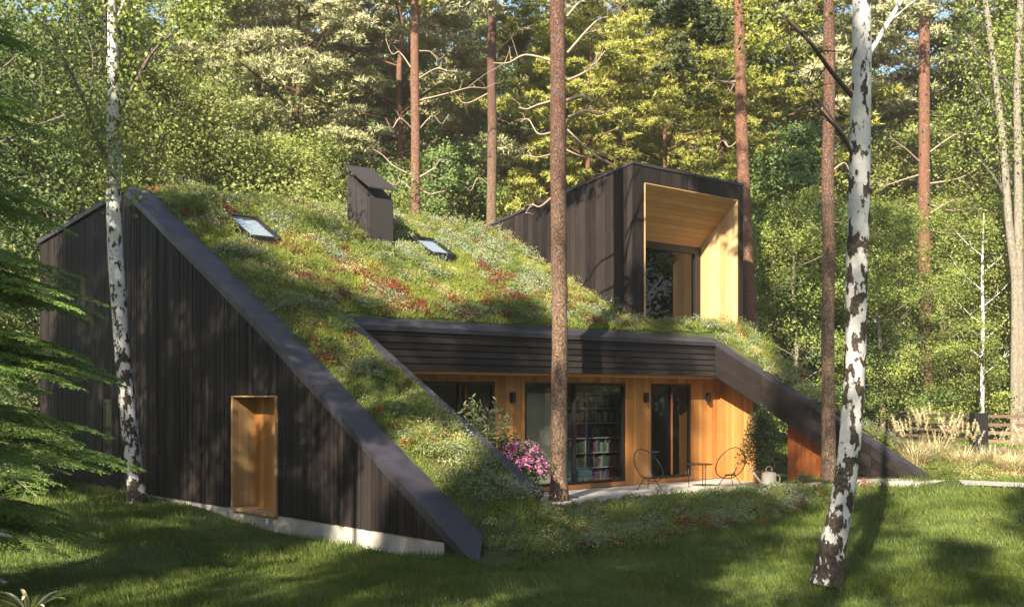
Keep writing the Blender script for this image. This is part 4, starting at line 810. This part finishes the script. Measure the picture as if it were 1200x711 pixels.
zs = [(z_, n_, L_) for z_, n_, L_ in ((.9, 9, 1.8), (1.2, 8, 1.6), (2.0, 11, 2.35), (2.35, 9, 2.0), (3.05, 11, 2.15), (3.4, 8, 1.8), (4.0, 11, 2.1), (4.35, 8, 1.7), (5.2, 10, 1.8), (5.5, 5, 1.2), (6.3, 8, 1.6), (7.3, 8, 1.4), (8.2, 7, 1.1), (9.0, 7, .8))]
spruce('bright green spruce with layered drooping branches at the left edge', (-7.35, 14.2, float(gz(-7.35, 14.2))), 10, zs, seed=4, aim=.1)
spruce('small blue-grey spruce at the left edge among the green branches', (-6.75, 12.9, float(gz(-6.7, 12.9))), 3.2, [(z_, 7, L_) for z_, L_ in ((.6, .8), (1.0, .85), (1.4, .8), (1.8, .75), (2.2, .65), (2.6, .5), (3.0, .35))], True, seed=8)
spruce('dark spruce standing farther back at the left edge', (-13.6, 25.5, float(gz(-13.6, 25.5))), 15, [(1.+i*.6, 9, 3.6-.22*i) for i in range(15)], seed=9)

# ------------------------------------------------------------------ fence
ft = thing('fence', 'weathered brown timber rail fence behind the pampas grass', 'fence', (0, 0, 0))
fp = [P(960, 500, 50), P(1043, 500, 44), P(1147, 500, 36.5), P(1262, 500, 34.5)]
for i, p in enumerate(fp):
    g = float(gz(p[0], p[1])); r = .22 if i == 2 else .15
    o = MB().box(p[0]-r, p[0]+r, p[1]-r, p[1]+r, g-.2, 1.48 if i >= 2 else 1.38).build('post', M['black'] if i == 2 else M['fence'], ft, **({'label': 'dark square fence post'} if i == 2 else {}))
for a, b_ in zip(fp[:-1], fp[1:]):
    for k_ in range(5):
        zz = 1.36-.27*k_; c0 = np.array([a[0], a[1], zz-.04]); c1 = np.array([b_[0], b_[1], zz-.04+random.uniform(-.02, .02)]); d = unit(c1-c0)*.16; c0 = c0+d; c1 = c1-d
        MB().prism([c0, c1, c1+np.array([0, 0, .10]), c0+np.array([0, 0, .10])], (0, .045, 0)).build('rail', M['fence'], ft)

# ------------------------------------------------------------------ pampas grass and edge plants
PG = [(1072, 27.8, 1.15, 'pampas grass clump left of the others, below the right pine'), (1098, 28.5, 1.3, 'pampas grass clump with tall plumes beside the dark fence post'), (1128, 27.6, .95, 'low spreading pampas grass clump in front of the dark post'), (1158, 28.5, .9, 'pampas grass clump right of the dark post'), (1185, 27.2, .8, 'pampas grass clump beside the path at the right'), (1212, 28, .95, 'pampas grass clump at the right picture edge')]
for i, (x, Y, H, lb) in enumerate(PG):
    X = (x-600)/F*Y; o = thing('pampas_grass', lb, 'grass clump', (X, Y, float(gz(X, Y))), 0, 'pampas grass clumps'); rg = np.random.default_rng(i+200); wd = []; F_ = []; n0 = 0
    for q in range(420):
        az = rg.random()*6.28; L = H*(.7+.5*rg.random()); o_ = .25+.55*rg.random(); r = np.linspace(0, 1, 5); hx = o_*L*r**1.6; hz = L*(r-.42*o_*r**2.4*1.5)
        pt = np.stack([math.cos(az)*hx, math.sin(az)*hx, hz], -1)+np.array([rg.normal()*.08, rg.normal()*.08, -.05]); wv = .010*(1-r*.85); sd = np.array([-math.sin(az), math.cos(az), 0])*wv[:, None]
        v = np.stack([pt-sd, pt+sd], 1).reshape(-1, 3); k_ = np.arange(4)[:, None]*2; F_.append(k_+np.array([[0, 1, 3, 2]])+n0); wd.append(v); n0 += 10
    part('blades', np.vstack(wd), np.vstack(F_), M['pampas'], o); o.scale = (1.1, 1.1, .95)
    C0 = []; D0 = []
    for q in range(14 if i < 3 else 5):
        az = rg.random()*6.28; b0 = np.array([math.cos(az)*.35*H, math.sin(az)*.35*H, H*(.85+.35*rg.random())]); n = 90; s_ = rg.random((n, 1)); C0.append(b0+np.array([math.cos(az)*.12, math.sin(az)*.12, .32])*s_); D0.append(unit(rg.normal(size=(n, 3))*.7+np.array([math.cos(az)*.5, math.sin(az)*.5, .6])))
    c = np.vstack(C0); v, f = tris(c, np.vstack(D0), np.full(len(c), .06), np.full(len(c), .012), rg); part('plumes', v, f, M['pampas'], o)
o = thing('strap_leaf_plant', 'pale strap-leaved plant in the bottom left corner', 'plant', (-5.35, 12.3, float(gz(-5.35, 12.3))))
rg = np.random.default_rng(4)
for q in range(13):
    az = q*.48+rg.random()*.3; L = .5+.35*rg.random(); r = np.linspace(0, 1, 8); hx = .75*L*r**1.4; hz = L*(r*.9-.45*r**2.6); pt = np.stack([math.cos(az)*hx, math.sin(az)*hx, hz], -1); wv = .022*np.sin(np.pi*(.12+.88*(1-r)*.9))+.002; sd = np.array([-math.sin(az), math.cos(az), 0])*wv[:, None]
    v = np.stack([pt-sd, pt-np.array([0, 0, .008]), pt+sd], 1).reshape(-1, 3); k_ = np.arange(7)[:, None]*3; f = np.vstack([k_+np.array([[0, 1, 4, 3]]), k_+np.array([[1, 2, 5, 4]])]); part('leaf', v, f, M['pampas'] if q % 3 else M['lf_mid'], o, True)

# ------------------------------------------------------------------ terrace plants and furniture
def bush(name, label, cat, loc, R, n, size, mt, seed, asp=.45, dense=1., stem=None, shape='ball'):
    o = thing(name, label, cat, loc); rg = np.random.default_rng(seed)
    q = unit(rg.normal(size=(n, 3))); rad = .35+.65*rg.random((n, 1))**.6
    lump = 1+.25*np.sin(q[:, :1]*5+seed)*np.cos(q[:, 2:]*6); c = q*rad*lump*np.array(R)+np.array([0, 0, R[2]+(stem or 0)])
    if shape == 'cone': s_ = np.clip((c[:, 2]-(stem or 0))/(2*R[2]), 0, 1)[:, None]; c[:, :2] *= (1.25-.85*s_)
    v, f = leaves(c, size, rg, asp, .1); part('foliage', v, f, mt, o)
    wd = Wood()
    for i in range(12 if not stem else 7):
        e = np.array(c[int(rg.random()*n)])*.9; wd.add(jitter_path(np.array([rg.normal()*.03, rg.normal()*.03, -.05]), e, 6, .2, rg), np.linspace(.014, .003, 6), 4)
    link('stems', wd.mesh('stems', M['bark']), o); return o
p = W(4.95, 5.15, FL); rh = bush('rhododendron', 'pink-flowering rhododendron behind the inner coping', 'shrub', (.1, 24.4, FL+.12), (.68, .6, .72), 3200, .085, M['olive'], 3)
rg = np.random.default_rng(6); q = unit(rg.normal(size=(95, 3))); q[:, 2] = np.abs(q[:, 2])*1.-.25; cc = q*np.array([.68, .6, .72])*(.92+.12*rg.random((95, 1)))+np.array([0, 0, .74]); c = (cc[:, None]+rg.normal(size=(95, 26, 3))*.04).reshape(-1, 3); v, f = leaves(c, .05, rg, .85, .1); part('blossoms', v, f, M['flower'], rh, kind='stuff')
# lime-green tall plant: arching shoots of narrow leaves
o = thing('tall_leafy_plant', 'pale lime-green leafy plant left of the pink shrub', 'plant', (-.55, 24.5, FL)); wd = Wood(); cs = []
for q in range(30):
    az = rg.random()*6.28; e = np.array([math.cos(az)*(.15+.45*rg.random()), math.sin(az)*.5*rg.random(), 1.6+.85*rg.random()]); pt = jitter_path(np.array([rg.normal()*.06, rg.normal()*.06, 0]), e, 10, .1, rg); wd.add(pt, np.linspace(.01, .003, 10), 4)
    for k_ in range(60): i_ = 3.5+5.4*rg.random(); j = int(i_); cs.append(pt[j]*(1-(i_-j))+pt[min(j+1, 9)]*(i_-j))
link('stems', wd.mesh('stems', M['lf_mid']), o); v, f = leaves(np.array(cs), .13, rg, .26, .3); part('foliage', v, f, M['lime'], o)
# potted olive
X, Y = P(893, 560, 29.2)[:2]
po = bush('potted_olive', 'dense dark green potted tree before the gap in the timber wall', 'potted tree', (X, Y, FL), (.62, .5, .86), 5200, .075, M['olive'], 8, .35, stem=.42, shape='cone')
an = np.linspace(0, 2*np.pi, 17)[:-1]; prof = [(.15, 0), (.21, .38), (.24, .38), (.24, .46), (.20, .46), (.20, .40)]; v = np.array([[r*math.cos(a), r*math.sin(a), z] for r, z in prof for a in an]); f = [(k_*16+i, k_*16+(i+1) % 16, (k_+1)*16+(i+1) % 16, (k_+1)*16+i) for k_ in range(5) for i in range(16)]+[tuple(range(80, 96))]; part('pot', v, f, M['terracotta'], po, True)
# watering can
X, Y = P(901, 562, 29.0)[:2]; wc = thing('watering_can', 'cream watering can standing at the front of the terrace, spout to the left', 'watering can', (X, Y, FL+.004), .3); wc.scale = (1.25, 1.25, 1.25)
v = np.array([[r*math.cos(a)*1.1, r*math.sin(a)*.75, z] for r, z in ((.15, 0), (.155, .02), (.15, .30), (.135, .32), (.06, .34)) for a in an]); f = [(k_*16+i, k_*16+(i+1) % 16, (k_+1)*16+(i+1) % 16, (k_+1)*16+i) for k_ in range(4) for i in range(16)]+[tuple(range(15, -1, -1))]; part('can_body', v, f, M['white'], wc, True)
MB().tube([(-.13, 0, .06), (-.26, 0, .20), (-.38, 0, .36)], [.03, .024, .018], 8).build('spout', M['white'], wc, True)
MB().tube([(-.37, 0, .35), (-.42, 0, .40)], [.02, .055], 10).build('rose', M['white'], wc, True)
MB().tube(curve([(-.07, 0, .32), (-.05, 0, .43), (.05, 0, .44), (.08, 0, .33)], 5), .012, 6).build('top_handle', M['white'], wc, True)
MB().tube(curve([(.16, 0, .27), (.25, 0, .24), (.25, 0, .12), (.16, 0, .08)], 5), .012, 6).build('side_handle', M['white'], wc, True)
# string chairs and table
def chair(label, loc, rot):
    o = thing('string_chair', label, 'chair', loc, rot, 'black string chairs on the terrace'); n = 32; an_ = np.linspace(0, 2*np.pi, n+1)
    # hoop: egg outline leaning back; local x = forward
    def hoop(a): s_ = math.sin(a); c_ = math.cos(a); return np.array([.02-.42*s_*.75-.05, .40*c_*(1-.12*s_), .62+.40*s_*1.0])
    H_ = np.array([hoop(a) for a in an_]); MB().tube(H_, .014, 6, False).build('hoop', M['black'], o, True)
    low = np.array([[.13*math.cos(a)+.0, .13*math.sin(a), .30] for a in an_]); MB().tube(low, .012, 6, False).build('seat_ring', M['black'], o, True)
    s_ = MB()
    for i in range(0, n): m1 = (H_[i]+low[i*1])/2; mp_ = m1+np.array([-.03, 0, -.07]); s_.tube([H_[i], mp_, low[(n//4*0+i) % n]], .0035, 3, False)
    s_.build('strings', M['black'], o, kind='stuff')
    for a in (.6, 2.54, 4.71): MB().tube([(.13*math.cos(a), .13*math.sin(a), .30), (.36*math.cos(a), .36*math.sin(a), 0)], .011, 6).build('leg', M['black'], o, True)
    return o
X, Y = P(760, 566, 28.6)[:2]; chair('black string chair in front of the timber between window and door', (X, Y, FL+.005), math.radians(-60))
X, Y = P(856, 564, 29.6)[:2]; chair('black string chair at the right, beside the low table', (X, Y, FL+.005), math.radians(235))
X, Y = P(819, 563, 29.2)[:2]; tb_ = thing('side_table', 'small black metal table between the two string chairs', 'table', (X, Y, FL+.005), AX)
v = np.array([[.36*math.cos(a), .36*math.sin(a), z] for z in (.60, .62) for a in an]); part('table_top', v, [tuple(range(15, -1, -1)), tuple(range(16, 32))]+[(i, (i+1) % 16, (i+1) % 16+16, i+16) for i in range(16)], M['black'], tb_)
for a in (.3, 2.4, 4.5): MB().tube([(.28*math.cos(a), .28*math.sin(a), .60), (.26*math.cos(a), .26*math.sin(a), 0)], .011, 6).build('leg', M['black'], tb_, True)

# ------------------------------------------------------------------ seen through the windows
def inside(name, label, cat, group=None): o = thing(name, label, cat, O3, AX); 
def ithing(name, label, cat, u, t, z, group=None): p = W(u, t, z); return thing(name, label, cat, p, AX, group)
bc = ithing('bookcase', 'tall pale bookcase full of books behind the wide window', 'bookcase', 10.2, 8.35, FL+.06)
s0, s1 = -.95, 1.75
MB().box(s0-.03, s0, 0, .3, 0, 2.45).build('side_panel', M['shelfwood'], bc); MB().box(s1, s1+.03, 0, .3, 0, 2.45).build('side_panel', M['shelfwood'], bc); MB().box(s0, s1, .3, .32, 0, 2.45).build('back_panel', mat('shelf_back', (.10, .09, .08), .8), bc)
MB().box(.35, .38, .01, .3, 0, 2.45).build('divider', M['shelfwood'], bc)
COL = {'maroon': (.20, .03, .04), 'cream': (.50, .44, .32), 'green': (.05, .16, .08), 'navy': (.03, .05, .14), 'magenta': (.32, .04, .18), 'ochre': (.42, .26, .07), 'grey': (.20, .21, .22)}
CM = {k: mat('book_'+k, tuple(.45*c+.02 for c in v), .7) for k, v in COL.items()}; names = ['bottom', 'second', 'third', 'fourth', 'fifth', 'top']
for k_ in range(7):
    MB().box(s0, s1, .0, .3, k_*.4, k_*.4+.025).build('shelf', M['shelfwood'], bc)
    if k_ == 6: break
    for (x, xe, sdn) in ((s0+.02, .33, 'left'), (.40, s1-.03, 'right')):
        while x < xe-.06:
            wd_ = .045+.03*random.random(); c_ = random.choice(list(COL)); hb = .24+.09*random.random()
            p = W(10.2, 8.35, FL+.06)+np.array([cA*x-sA*.03, sA*x+cA*.03, k_*.4+.026]); o = link('book', None)
            bpy.data.objects.remove(o); o = MB().box(0, wd_-.004, 0, .2, 0, hb).build('book', CM[c_], None, label=f'{c_} book in the {sdn} half of the {names[k_]} bookcase shelf', category='book', group='books in the bookcase'); o.location = tuple(p); o.rotation_euler = (0, 0, AX); x += wd_
            if random.random() < .12: x += .06
ac = ithing('armchair', 'teal armchair inside behind the glass, before the bookcase', 'armchair', 9.75, 7.98, FL+.06)
MB().box(-.35, .35, -.3, .3, .18, .42).build('seat', M['teal'], ac); MB().prism([(-.35, .2, .40), (.35, .2, .40), (.32, .38, .98), (-.32, .38, .98)], (0, .08, 0)).build('backrest', M['teal'], ac)
for s_ in (-.3, .3):
    for q in (-.25, .25): MB().box(s_-.015, s_+.015, q-.015, q+.015, 0, .18).build('leg', M['black'], ac)
MB().box(7.75, 9.0, 8.1, 8.15, FL+.07, 2.1).build('partition', M['plaster'], house, label='beige partition behind the wide window')
MB().box(6.0, 6.08, FT+.3, FT+.36, FL+.07, 2.3).build('curtain_edge', M['cedar_red'], house)
tb2 = ithing('dining_table', 'white topped table inside behind the terrace door', 'table', 13.2, 9.2, FL+.06); MB().box(-.8, .8, -.4, .4, .70, .74).build('table_top', mat('white_top', (.6, .62, .62), .3), tb2)
for s_ in (-.7, .7):
    for q in (-.3, .3): MB().box(s_-.02, s_+.02, q-.02, q+.02, 0, .70).build('leg', M['black'], tb2)


# ------------------------------------------------------------------ thin summer haze
hm = bpy.data.materials.new('summer_haze'); hm.use_nodes = True; t = hm.node_tree; t.nodes.clear(); o_ = t.nodes.new('ShaderNodeOutputMaterial'); pv = t.nodes.new('ShaderNodeVolumePrincipled')
pv.inputs['Color'].default_value = (.95, .93, .82, 1); pv.inputs['Density'].default_value = .0008; pv.inputs['Anisotropy'].default_value = .2; t.links.new(pv.outputs[0], o_.inputs['Volume'])
MB().box(-610, 610, -610, 910, -4, 60).build('haze', hm, None, kind='stuff', label='thin pale summer haze between the trees', category='haze')
